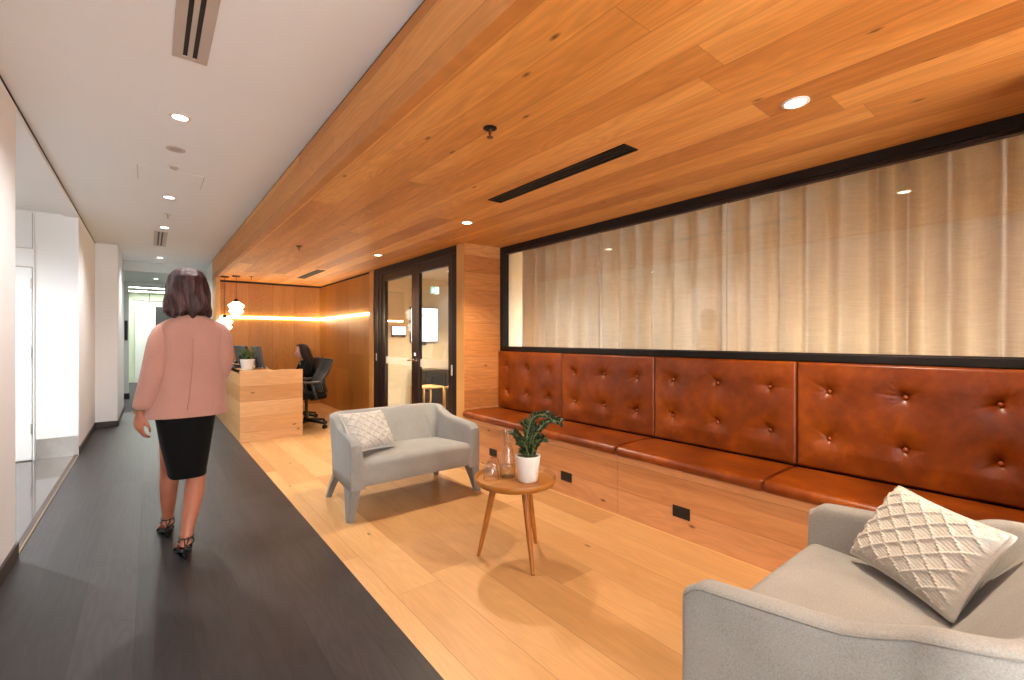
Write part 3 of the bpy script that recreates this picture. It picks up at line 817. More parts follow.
obj('rim', MB().lathe([(0.052, 0), (0.058, -0.001), (0.058, -0.005), (0.052, -0.005)], n=32), M['grey_metal'], t, world=False)
obj('grille', MB().lathe([(0.001, -0.006), (0.03, -0.006), (0.053, -0.003), (0.053, -0.001), (0.001, -0.001)], n=32), M['speaker_grille'], t, world=False)
t = thing('smoke_detector', 'small white smoke detector beside the ceiling access panel', 'smoke detector', (0.155, 4.5, ZC))
obj('base', MB().lathe([(0.001, -0.001), (0.038, -0.001), (0.038, -0.008), (0.001, -0.008)], n=28), M['white_metal'], t, world=False, smooth=0.6)
obj('head', MB().lathe([(0.028, -0.008), (0.028, -0.018), (0.02, -0.026), (0.001, -0.027)], n=28), M['grey_metal'], t, world=False, smooth=0.6)
t = thing('access_panel', 'flush white access panel in the corridor ceiling', 'access panel', (0.144, 4.84, ZC))
obj('panel', MB().box(-0.218, 0.218, -0.2, 0.2, -0.003, 0, 0.001), M['white_ceiling'], t, world=False)
for x in (-0.223, 0.218): obj('panel_gap', MB().box(x, x + 0.005, -0.205, 0.205, -0.002, 0), M['grey_metal'], t, world=False)

# ------------------------------------------------------------------ light strips
ls = obj('wall_lamp_strip', MB().box(XF + 0.1, XD - 0.02, YB - 0.02, YB, 1.648, 1.678, 0.004), M['strip'])
tag(ls, 'glowing horizontal light strip on the reception back wall', 'light strip', 'reception light strips')
ls = obj('wall_lamp_strip', MB().box(XD - 0.02, XD, 6.9, YB - 0.02, 1.648, 1.678, 0.004), M['strip'])
tag(ls, 'glowing horizontal light strip on the reception side wall', 'light strip', 'reception light strips')

# pendants over the reception desk
M['pendant_glass'] = mat_emit('glowing opal faceted glass', (1.0, 0.84, 0.6), 2.4)
def pendant(loc, zl, lab):
    t = thing('pendant_lamp', lab, 'pendant lamp', loc, 0, 'faceted pendants over the reception desk')
    d = zl - loc[2]
    obj('canopy', MB().lathe([(0.001, 0), (0.06, 0), (0.06, -0.018), (0.001, -0.02)], n=24), M['black_metal'], t, world=False, smooth=0.6)
    obj('cord', MB().tube([(0, 0, -0.018), (0, 0, d + 0.13)], 0.0035, 8), M['black_plastic'], t, world=False)
    obj('cap', MB().lathe([(0.006, d + 0.15), (0.024, d + 0.145), (0.04, d + 0.11), (0.045, d + 0.1), (0.001, d + 0.1)], n=20), M['black_metal'], t, world=False, smooth=0.6)
    obj('glass_shade', MB().lathe([(0.045, d + 0.1), (0.12, d + 0.045), (0.12, d + 0.025), (0.08, d - 0.03), (0.11, d - 0.05), (0.11, d - 0.065), (0.05, d - 0.125), (0.001, d - 0.13)], n=8), M['pendant_glass'], t, world=False)
    return t
pendant((0.985, 8.95, ZW), 1.53, "faceted glowing pendant half hidden behind the walking woman's shoulder")
pendant((1.125, 8.75, ZW), 1.79, 'faceted glowing pendant hanging clear of the woman over the desk')

# ------------------------------------------------------------------ reception desk
desk = thing('reception_desk', 'oak clad reception desk with a tall end panel at the corridor edge', 'desk', (1.22, 7.7, 0))
obj('end_panel', MB().box(XF, 1.585, 6.43, 6.48, 0, 0.876, 0.002), M['oak_desk'], desk)
obj('corridor_panel', MB().box(XF, XF + 0.04, 6.48, 8.98, 0, 0.876, 0.002), M['oak_desk_side'], desk)
obj('ledge', MB().box(XF, 1.24, 6.48, 8.98, 0.846, 0.876, 0.002), M['oak_desk_side'], desk)
obj('worktop', MB().box(XF + 0.04, 1.585, 6.48, 8.98, 0.70, 0.73, 0.002), M['oak_desk_side'], desk)
obj('pedestal', MB().box(1.0, 1.5, 8.5, 8.96, 0.0, 0.70, 0.004), M['oak_desk'], desk)

def monitor(loc, rz, lab):
    t = thing('monitor', lab, 'monitor', loc, rz, 'computer monitors on the reception desk')
    # screen faces local +x
    obj('stand', MB().box(-0.09, 0.09, -0.11, 0.11, 0.0, 0.012, 0.004).tube([(-0.03, 0, 0.01), (-0.045, 0, 0.16)], 0.018, 12), M['dark_grey'], t, world=False)
    Rm = Matrix.Translation((0, 0, 0.165)) @ Matrix.Rotation(-0.16, 4, 'Y')
    obj('housing', MB().box(-0.035, 0.0, -0.26, 0.26, -0.14, 0.14, 0.008, M=Rm), M['dark_grey'], t, world=False)
    obj('display', MB().box(0.0, 0.002, -0.25, 0.25, -0.13, 0.13, M=Rm), M['black_plastic'], t, world=False)
    return t
m1 = monitor((1.165, 6.98, 0.876), 0.0, 'dark computer monitor right of the small potted plant')
m2 = dup(m1, (1.08, 7.72, 0.876), 0.15, 'dark computer monitor left of the small potted plant')
ph = thing('desk_telephone', 'dark desk telephone on the reception ledge behind the woman', 'telephone', (0.98, 7.3, 0.876))
obj('base', MB().prism([(-0.08, 0), (0.08, 0), (0.08, 0.02), (-0.08, 0.055)], 1, -0.09, 0.09), M['black_plastic'], ph, world=False)
obj('handset', MB().tube([(-0.05, -0.075, 0.075), (-0.05, -0.04, 0.085), (-0.05, 0.04, 0.085), (-0.05, 0.075, 0.075)], [0.02, 0.013, 0.013, 0.02], 10), M['black_plastic'], ph, world=False, smooth=True)
kb = obj('keyboard', MB().box(1.42, 1.56, 7.42, 7.88, 0.73, 0.745, 0.004), M['black_plastic'])
tag(kb, 'black keyboard under the seated woman\'s hands', 'keyboard')

def leafmesh(mb, p, d, up, L, W):
    """a folded pointed leaf with thickness"""
    d = d.normalized(); s = d.cross(up)
    s = s.normalized() if s.length > 1e-4 else V((1, 0, 0))
    n = s.cross(d).normalized()
    prof = [(0.0, 0.06), (0.2, 0.7), (0.45, 1.0), (0.75, 0.65), (1.0, 0.04)]
    rr = []
    for f, w in prof:
        c = p + d * L * f - n * (0.16 * L * f * f)
        h = W * 0.5 * w
        rr.append([c - s * h + n * h * 0.25, c + n * 0.0008 - n * 0.05 * h, c + s * h + n * h * 0.25, c - n * 0.0012 - n * 0.08 * h])
    mb.rings(rr)

# small plant on the desk
pp = thing('potted_plant', 'small bushy plant in a white pot on the reception desk', 'plant', (0.985, 6.70, 0.876))
obj('pot', MB().lathe([(0.001, 0), (0.062, 0), (0.066, 0.004), (0.083, 0.128), (0.085, 0.135), (0.08, 0.137), (0.076, 0.125), (0.001, 0.12)], n=36), M['ceramic'], pp, world=False, smooth=0.8)
obj('soil', MB().lathe([(0.001, 0.118), (0.077, 0.118), (0.076, 0.126), (0.001, 0.128)], n=24), M['soil'], pp, world=False)
rp = random.Random(5)
fo, sm = MB(), MB()
for i in range(22):
    a = rp.uniform(0, 2 * PI); r = rp.uniform(0.02, 0.075); h = rp.uniform(0.06, 0.155)
    b = V((0.03 * math.cos(a), 0.03 * math.sin(a), 0.125)); tp = V((r * math.cos(a) * 1.2, r * math.sin(a) * 1.2, 0.125 + h))
    sm.tube([b, (b + tp) / 2 + V((0, 0, 0.01)), tp], 0.0025, 6)
    for q in range(7):
        f = 0.35 + 0.65 * q / 6
        p = b.lerp(tp, f)
        an = a + rp.uniform(-2, 2)
        leafmesh(fo, p, V((math.cos(an), math.sin(an), rp.uniform(-0.1, 0.9))), V((0, 0, 1)), rp.uniform(0.03, 0.05), rp.uniform(0.018, 0.028))
obj('foliage', fo, M['leaf2'], pp, world=False, smooth=True)
obj('stems', sm, M['stem'], pp, world=False, smooth=True)

# ------------------------------------------------------------------ office chairs (facing local -x)
def office_chair(loc, rz, lab):
    t = thing('office_chair', lab, 'office chair', loc, rz, 'office chairs at the reception desk')
    seat = MB()
    def sf(u, v):
        x = -0.24 + 0.48 * u; y = -0.25 + 0.5 * v
        return None
    seat.box(-0.25, 0.22, -0.25, 0.25, 0.43, 0.50, 0.032, 4)
    obj('seat', seat, M['blazer'], t, world=False, smooth=True)
    def bf(u, v):
        y = -0.23 + 0.46 * u
        z = 0.52 + 0.45 * v
        x = 0.20 + 0.14 * v ** 1.4 - 0.05 * math.sin(PI * min(1, v * 1.6)) * 0.9 + 0.0 - 0.035 * (abs(2 * u - 1)) ** 2
        return V((x, y * (0.84 + 0.16 * math.sin(PI * (0.25 + 0.6 * v))), z))
    obj('backrest', MB().grid(bf, 16, 16), M['mesh_back'], t, world=False, smooth=True, solid=0.012)
    edge = [bf(0, j / 10) for j in range(11)] + [bf(i / 8, 1) for i in range(1, 9)] + [bf(1, 1 - j / 10) for j in range(1, 11)] + [bf(1 - i / 8, 0) for i in range(1, 8)]
    obj('back_frame', MB().tube(edge + [edge[0]], 0.013, 8), M['black_plastic'], t, world=False, smooth=True)
    obj('back_spine', MB().tube([(0.05, 0, 0.41), (0.22, 0, 0.42), (0.27, 0, 0.5), (0.235, 0, 0.62), (0.25, 0, 0.8)], [0.03, 0.03, 0.026, 0.022, 0.016], 10), M['black_plastic'], t, world=False, smooth=True)
    for sy in (-1, 1):
        a = obj('armrest', MB().tube([(0.06, sy * 0.2, 0.42), (0.06, sy * 0.29, 0.44), (0.02, sy * 0.3, 0.55), (0.0, sy * 0.3, 0.66)], [0.018, 0.018, 0.02, 0.022], 10), M['dark_grey'], t, world=False, smooth=True)
        obj('arm_pad', MB().box(-0.15, 0.12, sy * 0.3 - 0.045, sy * 0.3 + 0.045, 0.655, 0.685, 0.013, 3), M['dark_grey'], a, world=True and False, smooth=True)
    obj('gas_column', MB().lathe([(0.03, 0.08), (0.03, 0.24), (0.02, 0.245), (0.02, 0.41), (0.09, 0.415), (0.09, 0.435)], n=20), M['black_plastic'], t, world=False, smooth=0.6)
    for k in range(5):
        an = 2 * PI * k / 5 + 0.35
        c, s = math.cos(an), math.sin(an)
        lg = obj('base_leg', MB().tube([(0.02 * c, 0.02 * s, 0.115), (0.18 * c, 0.18 * s, 0.095), (0.29 * c, 0.29 * s, 0.078), (0.3 * c, 0.3 * s, 0.045)], [0.026, 0.022, 0.017, 0.012], 10), M['black_plastic'], t, world=False, smooth=True)
        w = MB()
        Mw = Matrix.Translation((0.3 * c, 0.3 * s, 0.03)) @ Matrix.Rotation(an, 4, 'Z') @ Matrix.Rotation(PI / 2, 4, 'X')
        b = MB().lathe([(0.001, -0.024), (0.026, -0.024), (0.03, -0.019), (0.03, -0.007), (0.02, -0.004), (0.02, 0.004), (0.03, 0.007), (0.03, 0.019), (0.026, 0.024), (0.001, 0.024)], n=18)
        w._add(b.bm, Mw)
        obj('caster', w, M['black_plastic'], lg, world=False, smooth=0.6)
    return t
ch = office_chair((1.76, 6.94, 0), 0.0, 'empty black mesh office chair beside the oak desk end panel')
dup(ch, (1.83, 7.67, 0), 0.0, 'black office chair the receptionist is sitting on')

# ------------------------------------------------------------------ loveseats
def loveseat(loc, rz, lab):
    t = thing('loveseat', lab, 'sofa', loc, rz, 'grey two seat sofas facing each other')
    W, F, B, R, th = 0.54, -0.33, 0.33, 0.16, 0.085
    st = []                                                     # (x, y, nx, ny)
    ys_ = [F, F + 0.008, F + 0.018, F + 0.03, F + 0.05] + [F + 0.05 + (B - R - F - 0.05) * i / 11 for i in range(1, 12)]
    for y in ys_: st.append((-W, y, -1, 0))
    for i in range(1, 12):
        a = PI - PI / 2 * i / 12
        st.append((-W + R + R * math.cos(a), B - R + R * math.sin(a), math.cos(a), math.sin(a)))
    for i in range(0, 13): st.append((-W + R + (2 * W - 2 * R) * i / 12, B, 0, 1))
    for i in range(1, 12):
        a = PI / 2 - PI / 2 * i / 12
        st.append((W - R + R * math.cos(a), B - R + R * math.sin(a), math.cos(a), math.sin(a)))
    for y in reversed(ys_): st.append((W, y, 1, 0))
    def hgt(x, y):
        s = max(0.0, min(1.0, (y - 0.02) / 0.27)); s = s * s * (3 - 2 * s)
        f = max(0.0, 1 - (y - F) / 0.05)
        return 0.568 + 0.09 * (min(y, 0.2) - F) + 0.06 * s - 0.03 * f * f
    def taper(p):                                               # arms close in a little towards the back
        p.x *= 1.0 - 0.1 * max(0.0, min(1.0, (p.y - F) / 0.66)) ** 1.3
        return p
    rings = []
    n = len(st)
    for i, (x, y, nx, ny) in enumerate(st):
        h = hgt(x, y)
        back = max(0.0, ny)
        r = th / 2
        sec = [(0.0, 0.215), (0.0, 0.30)]
        for k in range(4): sec.append((0.0, 0.30 + (h - r - 0.30) * (k + 1) / 4))
        for k in range(1, 8):
            a = PI * k / 8
            # a firm edge with a softly rounded crown
            ca, sa = math.cos(a), math.sin(a)
            q = 0.62
            sec.append((-(r - r * math.copysign(abs(ca) ** q, ca)), h - r + r * abs(sa) ** q))
        thick_low = th + 0.02
        sec += [(-th, h - r), (-th - 0.005, 0.46), (-thick_low, 0.36), (-thick_low, 0.215)]
        ring = []
        for (o_, z) in sec:
            lean = 0.16 * (z - 0.215) * back - 0.0
            ins = -0.13 * back * (1 if o_ < -0.04 else 0) * max(0, (0.66 - z)) / 0.3
            oo = o_ + lean + ins
            ring.append(taper(V((x + nx * oo, y + ny * oo, z))))
        rings.append(ring)
    # rounded front edges
    def cap(ring, dy):
        c = sum(ring, V((0, 0, 0))) / len(ring)
        return [V((c.x + (p.x - c.x) * 0.78, p.y + dy, c.z + (p.z - c.z) * 0.975)) for p in ring]
    def cap2(ring, dy):
        c = sum(ring, V((0, 0, 0))) / len(ring)
        return [V((c.x + (p.x - c.x) * 0.95, p.y + dy, c.z + (p.z - c.z) * 0.995)) for p in ring]
    rings = [cap(rings[0], -0.012), cap2(rings[0], -0.007)] + rings + [cap2(rings[-1], -0.007), cap(rings[-1], -0.012)]
    obj('upholstered_shell', MB().rings(rings), M['wool'], t, world=False, smooth=1.0)
    seam = MB()
    ol = []
    for (x, y, nx, ny) in st:
        h = hgt(x, y) - 0.012; b_ = max(0, ny)
        oo = 0.16 * (h - 0.215) * b_ - 0.0012
        ol.append(taper(V((x + nx * oo, y + ny * oo, h))))
    seam.tube(ol, 0.0022, 6)
    obj('seam_piping', seam, M['wool_dark'], t, world=False, smooth=True)
    def sf(u, v):
        x = -(W - th + 0.012) + 2 * (W - th + 0.012) * v
        cr = 1 - abs(2 * v - 1) ** 3
        prof = [(0.26, 0.225), (F + 0.06, 0.225), (F + 0.01, 0.23), (F - 0.004, 0.245), (F - 0.008, 0.30), (F - 0.010, 0.36)]
        for k in range(1, 9):
            a = PI - PI / 2 * k / 8
            prof.append((F + 0.035 + 0.045 * math.cos(a), 0.372 + 0.036 * math.sin(a) + 0.012 * cr * k / 8))
        for k in range(1, 13):
            f = k / 12
            prof.append((F + 0.035 + (0.27 - F - 0.035) * f, 0.408 + 0.012 * cr + 0.016 * math.sin(PI * f) * cr - 0.03 * f))
        m = len(prof) - 1
        y, z = prof[int(round(u * m))]
        return taper(V((x, y, z)))
    obj('seat', MB().grid(sf, 25, 40), M['wool'], t, world=False, smooth=1.0)
    for sx in (-1, 1):
        f = MB()
        rr = []
        for z, x0, x1, ya, yb in ((0.0, 0.508, 0.556, F - 0.002, F + 0.05), (0.10, 0.49, 0.55, F - 0.004, F + 0.085), (0.2, 0.468, 0.541, F - 0.006, F + 0.13), (0.225, 0.46, 0.536, F - 0.006, F + 0.2)):
            rr.append([V((sx * x0, ya, z)), V((sx * x1, ya, z)), V((sx * x1, yb, z)), V((sx * x0, yb, z))])
        f.rings(rr)
        bmesh.ops.bevel(f.bm, geom=[e for e in f.bm.edges if abs(e.verts[0].co.z - e.verts[1].co.z) > 0.02], offset=0.009, segments=2, affect='EDGES')
        obj('leg', f, M['wool_dark'], t, world=False, smooth=0.7)
        f = MB()
        rr = []
        for z, x0, x1, ya, yb in ((0.0, 0.47, 0.512, 0.295, 0.335), (0.10, 0.44, 0.49, 0.265, 0.32), (0.225, 0.40, 0.462, 0.19, 0.28)):
            rr.append([V((sx * x0, ya, z)), V((sx * x1, ya, z)), V((sx * x1, yb, z)), V((sx * x0, yb, z))])
        f.rings(rr)
        bmesh.ops.bevel(f.bm, geom=[e for e in f.bm.edges if abs(e.verts[0].co.z - e.verts[1].co.z) > 0.02], offset=0.009, segments=2, affect='EDGES')
        obj('leg', f, M['wool_dark'], t, world=False, smooth=0.7)
    return t
sofa = loveseat((1.625, 3.49, 0), 0.0, 'light grey loveseat facing the viewer beyond the round table')
dup(sofa, (1.77, 0.40, 0), PI, 'light grey loveseat in the lower right corner seen from behind its arm')

# ------------------------------------------------------------------ knitted cushions
def knit_cushion(name, center, yaw, lean, roll, w, h, lab, seed):
    # local: x right, z up, front faces -y
    rk = random.Random(seed)
    t = tag(bpy.data.objects.new(name, None), lab, 'cushion', 'cream knitted cushions')
    COL.objects.link(t)
    N = 150
    def side(sign):
        def fn(u, v):
            a, b = 2 * u - 1, 2 * v - 1
            pin = 1 - 0.07 * (1 - b * b) * abs(a) ** 3
            pin2 = 1 - 0.07 * (1 - a * a) * abs(b) ** 3
            x = a * w / 2 * pin; z = b * h / 2 * pin2
            bul = max(0.0, (1 - a ** 4)) ** 0.55 * max(0.0, (1 - b ** 4)) ** 0.55
            d = 0.062 * bul + 0.008
            if sign < 0:
                k = 2.45
                p = (a + b) * k * 0.98 + 0.5; q = (a - b) * k * 0.98 + 0.5
                dp = abs(p - round(p)); dq = abs(q - round(q))
                bead = 0.78 + 0.22 * math.sin(q * 30.0)
                cord = 0.85 + 0.15 * math.sin(p * 34.0)
                hh = max(math.exp(-(dp / 0.10) ** 2) * bead, math.exp(-(dq / 0.10) ** 2) * cord)
                d += 0.0095 * hh * min(1, bul * 3)
                d += 0.0009 * math.sin((a * 0.35 + b) * 95.0) * min(1, bul * 3)
            return V((x, sign * d, z))
        return fn
    mb = MB()
    mb.grid(side(-1), N, N)
    mb.grid(side(1), 40, 40)
    obj('cover', mb, M['knit'], t, world=False, smooth=True)
    ed = MB()
    pts = []
    f = side(-1)
    for i in range(40): pts.append(f(i / 40, 0))
    for i in range(40): pts.append(f(1, i / 40))
    for i in range(40): pts.append(f(1 - i / 40, 1))
    for i in range(41): pts.append(f(0, 1 - i / 40))
    ed.tube([V((p.x, 0, p.z)) for p in pts], 0.0085, 8)
    obj('edge_cord', ed, M['knit'], t, world=False, smooth=True)
    n = V((math.cos(yaw), math.sin(yaw), 0))
    r = V((-n.y, n.x, 0))
    up = V((-n.x * math.sin(lean), -n.y * math.sin(lean), math.cos(lean)))
    r2 = r * math.cos(roll) + up * math.sin(roll)
    u2 = -r * math.sin(roll) + up * math.cos(roll)
    back = u2.cross(r2)                                         # local +y
    Mx = Matrix((( r2.x, back.x, u2.x), (r2.y, back.y, u2.y), (r2.z, back.z, u2.z)))
    t.location = center
    t.rotation_euler = Mx.to_euler()
    return t
knit_cushion('throw_cushion', (2.085, 0.345, 0.565), 2.522, 0.601, -0.064, 0.395, 0.31, 'cream diamond knit cushion on the near loveseat', 1)
knit_cushion('throw_cushion', (1.305, 3.41, 0.575), -1.165, 0.6, -0.072, 0.40, 0.315, 'cream diamond knit cushion on the far loveseat', 2)

# ------------------------------------------------------------------ side table and what stands on it
TC = V((1.69, 2.09, 0))
tb = thing('side_table', 'round three-legged wooden side table between the two loveseats', 'table', TC)
obj('tabletop', MB().lathe([(0.001, 0.43), (0.215, 0.43), (0.232, 0.437), (0.239, 0.45), (0.241, 0.469), (0.238, 0.472), (0.232, 0.464), (0.225, 0.452), (0.001, 0.45)], n=72), M['teak'], tb, world=False, smooth=0.9)
for fx_, fy_ in ((1.514, 2.217), (1.623, 1.855), (1.892, 2.134)):
    d = V((fx_ - TC.x, fy_ - TC.y, 0))
    tp = d * 0.56
    obj('leg', MB().tube([V((d.x, d.y, 0)), d.lerp(tp, 0.45) + V((0, 0, 0.19)), V((tp.x, tp.y, 0.432))], [0.0105, 0.0165, 0.021], 16), M['teak_leg'], tb, world=False, smooth=0.8)

zz = thing('potted_plant', 'arching dark green plant in a white pot on the side table', 'plant', (1.728, 2.02, 0.4515))
obj('pot', MB().lathe([(0.001, 0), (0.053, 0), (0.057, 0.004), (0.0725, 0.142), (0.0735, 0.148), (0.0695, 0.15), (0.066, 0.138), (0.001, 0.132)], n=48), M['ceramic'], zz, world=False, smooth=0.8)
obj('soil', MB().lathe([(0.001, 0.13), (0.067, 0.13), (0.066, 0.139), (0.001, 0.142)], n=24), M['soil'], zz, world=False)
fo, sm = MB(), MB()
ri = V((0.782, -0.623, 0)); fwd = V((0.623, 0.782, 0))
rp = random.Random(12)
fronds = [(-0.012, 0.0, [(-0.008, 0.10), (0.02, 0.21), (0.075, 0.245), (0.125, 0.235)], 0.0), (0.018, 0.01, [(0.03, 0.09), (0.075, 0.165), (0.13, 0.205), (0.19, 0.195)], 0.03),
          (-0.02, 0.0, [(-0.035, 0.07), (-0.06, 0.12), (-0.08, 0.145)], -0.02), (-0.005, 0.02, [(0.0, 0.08), (0.0, 0.15), (-0.02, 0.185)], 0.05),
          (0.02, -0.02, [(0.035, 0.06), (0.06, 0.105), (0.085, 0.12)], -0.05), (0.005, -0.025, [(-0.01, 0.06), (-0.03, 0.1), (-0.055, 0.11)], -0.06), (0.0, 0.0, [(0.01, 0.07), (0.03, 0.13), (0.05, 0.165)], 0.04)]
for bx_, bf_, ps, dep in fronds:
    P = [ri * bx_ + fwd * bf_ + V((0, 0, 0.135))]
    for k, (a, z) in enumerate(ps): P.append(ri * a + fwd * (bf_ + dep * (k + 1) / len(ps)) + V((0, 0, 0.14 + z)))
    # smooth path
    Q = []
    for i in range(len(P) - 1):
        p0, p1, p2, p3 = P[max(i - 1, 0)], P[i], P[i + 1], P[min(i + 2, len(P) - 1)]
        for k in range(6):
            s = k / 6
            Q.append(0.5 * ((2 * p1) + (p2 - p0) * s + (2 * p0 - 5 * p1 + 4 * p2 - p3) * s * s + (3 * p1 - p0 - 3 * p2 + p3) * s ** 3))
    Q.append(P[-1])
    m = len(Q)
    sm.tube(Q, [0.006 - 0.004 * i / (m - 1) for i in range(m)], 8)
    for i in range(2, m):
        d = (Q[i] - Q[i - 1]).normalized()
        s = d.cross(fwd).normalized()
        s = Matrix.Rotation(rp.uniform(-0.7, 0.7), 3, d) @ s
        for sg in (-1, 1):
            leafmesh(fo, Q[i], s * sg * 0.75 + d * 0.7 + fwd * rp.uniform(-.3, .3), fwd, rp.uniform(0.032, 0.042), rp.uniform(0.014, 0.018))
obj('foliage', fo, M['leaf'], zz, world=False, smooth=True)
obj('stems', sm, M['stem'], zz, world=False, smooth=True)

cf = thing('carafe', 'clear glass carafe with a little water on the side table', 'carafe', (1.675, 2.145, 0.4515))
outer = [(0.02, 0.0), (0.044, 0.001), (0.047, 0.006), (0.047, 0.05), (0.044, 0.085), (0.036, 0.125), (0.028, 0.165), (0.0265, 0.185), (0.03, 0.225), (0.0375, 0.262)]
outer = [(r * 1.05, z * 1.07) for r, z in outer]
inner = [(r - 0.0025, max(z, 0.006)) for r, z in reversed(outer)]
obj('glass_body', MB().lathe(outer + inner, n=40), M['glass_ware'], cf, world=False, smooth=0.9)
obj('water', MB().lathe([(0.001, 0.0065), (0.043, 0.0065), (0.0443, 0.012), (0.0443, 0.048), (0.0425, 0.07), (0.001, 0.07)], n=40), M['water'], cf, world=False, smooth=0.7)
def tumbler(loc, lab):
    t = thing('tumbler', lab, 'glass', loc, 0, 'upturned tumblers on the side table')
    outer = [(0.043, 0.0), (0.046, 0.002), (0.047, 0.012), (0.043, 0.05), (0.034, 0.085), (0.026, 0.1), (0.022, 0.103)]
    inner = [(0.0195, 0.098), (0.031, 0.083), (0.04, 0.05), (0.0438, 0.012), (0.043, 0.0)]
    obj('glass_wall', MB().lathe(outer + [(0.001, 0.104), (0.001, 0.1)] + inner, n=36, caps=False), M['glass_ware'], t, world=False, smooth=0.9)
    obj('rim', MB().lathe([(0.0425, 0.0), (0.0475, 0.0), (0.048, 0.004), (0.0425, 0.004), (0.0425, 0.0)], n=36, caps=False), M['glass_ware'], t, world=False, smooth=0.9)
    return t
tm = tumbler((1.575, 2.175, 0.4515), 'upturned smoky glass tumbler nearest the table rim')
dup(tm, (1.645, 2.245, 0.4515), 0, 'upturned glass tumbler behind the other tumbler')

# ------------------------------------------------------------------ people
def limb(mb, pts, rad, n=14):
    pts = [V(p) for p in pts]
    mb.tube(pts, rad, n)
    for p, r in ((pts[0], rad[0]), (pts[-1], rad[-1])): mb.ell(p, (r, r, r), 14, 8)
    for p, r in zip(pts[1:-1], rad[1:-1]): mb.ell(p, (r * 0.995,) * 3, 14, 8)

def frame(fw, up):
    f = V(fw).normalized(); u = (V(up) - f * V(up).dot(f)).normalized(); r = f.cross(u)
    return f, u, r

def head(mb, c, fw, up, s=1.0):
    """c: centre of the skull; fw: where the face looks"""
    f, u, r = frame(fw, up)
    R = Matrix(((r.x, f.x, u.x), (r.y, f.y, u.y), (r.z, f.z, u.z))).to_4x4()
    Mx = Matrix.Translation(V(c)) @ R @ Matrix.Scale(s, 4)
    E = lambda q, w: mb.ell(q, w, 20, 14, M=Mx)
    E((0, -0.012, 0.018), (0.073, 0.092, 0.088))        # cranium
    E((0, 0.018, -0.025), (0.063, 0.07, 0.085))         # face
    E((0, 0.045, -0.078), (0.036, 0.038, 0.032))        # jaw and chin
    E((0, 0.03, -0.07), (0.052, 0.045, 0.035))
    E((0, 0.092, -0.026), (0.0115, 0.016, 0.02))        # nose
    E((0, 0.101, -0.037), (0.013, 0.011, 0.009))
    E((0, 0.08, 0.022), (0.05, 0.012, 0.011))           # brow
    E((0, 0.083, -0.064), (0.021, 0.010, 0.0055))       # lips
    E((0, 0.081, -0.072), (0.018, 0.010, 0.006))
    for sx in (-1, 1):
        E((sx * 0.072, -0.008, -0.018), (0.011, 0.02, 0.03))   # ear
        E((sx * 0.036, 0.066, -0.028), (0.02, 0.016, 0.016))   # cheek
    return Mx

M['eye_white'] = mat_plain('eye white', srgb(226, 220, 214), 0.25, var=0.01)
M['iris'] = mat_plain('dark brown iris', srgb(40, 24, 16), 0.2, var=0.05)
M['lips'] = mat_plain('rose lips', srgb(150, 74, 70), 0.45, var=0.04)
def face(Mx, parent):
    for sx in (-1, 1):
        e = obj('eye', MB().ell((sx * 0.031, 0.073, 0.004), (0.0135, 0.009, 0.0075), 14, 10, M=Mx), M['eye_white'], parent, smooth=True)
        obj('iris', MB().ell((sx * 0.031, 0.0795, 0.004), (0.0058, 0.0035, 0.0058), 12, 8, M=Mx), M['iris'], e, smooth=True)
        obj('eyebrow', MB().tube([Mx @ V((sx * 0.016, 0.0905, 0.024)), Mx @ V((sx * 0.032, 0.0885, 0.028)), Mx @ V((sx * 0.048, 0.078, 0.023))], [0.0028, 0.003, 0.0015], 8), M['iris'], parent, smooth=True)
    obj('lips', MB().ell((0, 0.0865, -0.0645), (0.021, 0.0075, 0.0042), 16, 8, M=Mx).ell((0, 0.0855, -0.0715), (0.018, 0.0075, 0.005), 16, 8, M=Mx), M['lips'], parent, smooth=True)

def hand(mb, w, d, n, side, curl, s=1.0):
    """w wrist, d finger direction, n palm normal (curl goes that way), side +1/-1 puts the thumb"""
    d = V(d).normalized(); n = (V(n) - d * V(n).dot(d)).normalized(); t = d.cross(n) * side   # t: thumb side
    w = V(w)
    R = Matrix(((t.x, d.x, n.x), (t.y, d.y, n.y), (t.z, d.z, n.z))).to_4x4()
    Mx = Matrix.Translation(w) @ R @ Matrix.Scale(s, 4)
    mb.ell((0, 0.047, 0), (0.040, 0.052, 0.0145), 16, 12, M=Mx)
    mb.ell((0.022, 0.035, 0.006), (0.018, 0.034, 0.015), 12, 8, M=Mx)
    lens = [(0.028, 0.075), (0.0095, 0.084), (-0.0095, 0.078), (-0.027, 0.062)]
    for k, (x, L) in enumerate(lens):
        p = V((x, 0.086 - 0.006 * abs(k - 1), 0.0)); a = 0.12 + 0.12 * k * 0.4
        P = [V((x * 0.8, 0.06, 0)), p]
        for seg, c in ((0.46, curl * 0.7), (0.3, curl), (0.24, curl * 0.8)):
            a += c
            p = p + V((x * 0.06, math.cos(a), math.sin(a))) * L * seg
            P.append(p)
        limb(mb, [Mx @ q for q in P], [0.0085 * s, 0.0085 * s, 0.0078 * s, 0.0072 * s, 0.0062 * s], 10)
    P = [V((0.02, 0.015, 0.004)), V((0.046, 0.045, 0.012)), V((0.055, 0.075, 0.022)), V((0.05, 0.1, 0.03))]
    limb(mb, [Mx @ q for q in P], [0.012 * s, 0.0105 * s, 0.0088 * s, 0.0068 * s], 10)

def body_obj(name, mb, mat, parent, vox=0.006):
    o = obj(name, mb, mat, parent, smooth=True, fix=True)
    r = o.modifiers.new('weld', 'REMESH'); r.mode = 'VOXEL'; r.voxel_size = vox; r.use_smooth_shade = True
    s = o.modifiers.new('relax', 'SMOOTH'); s.factor = 0.5; s.iterations = 4
    return o

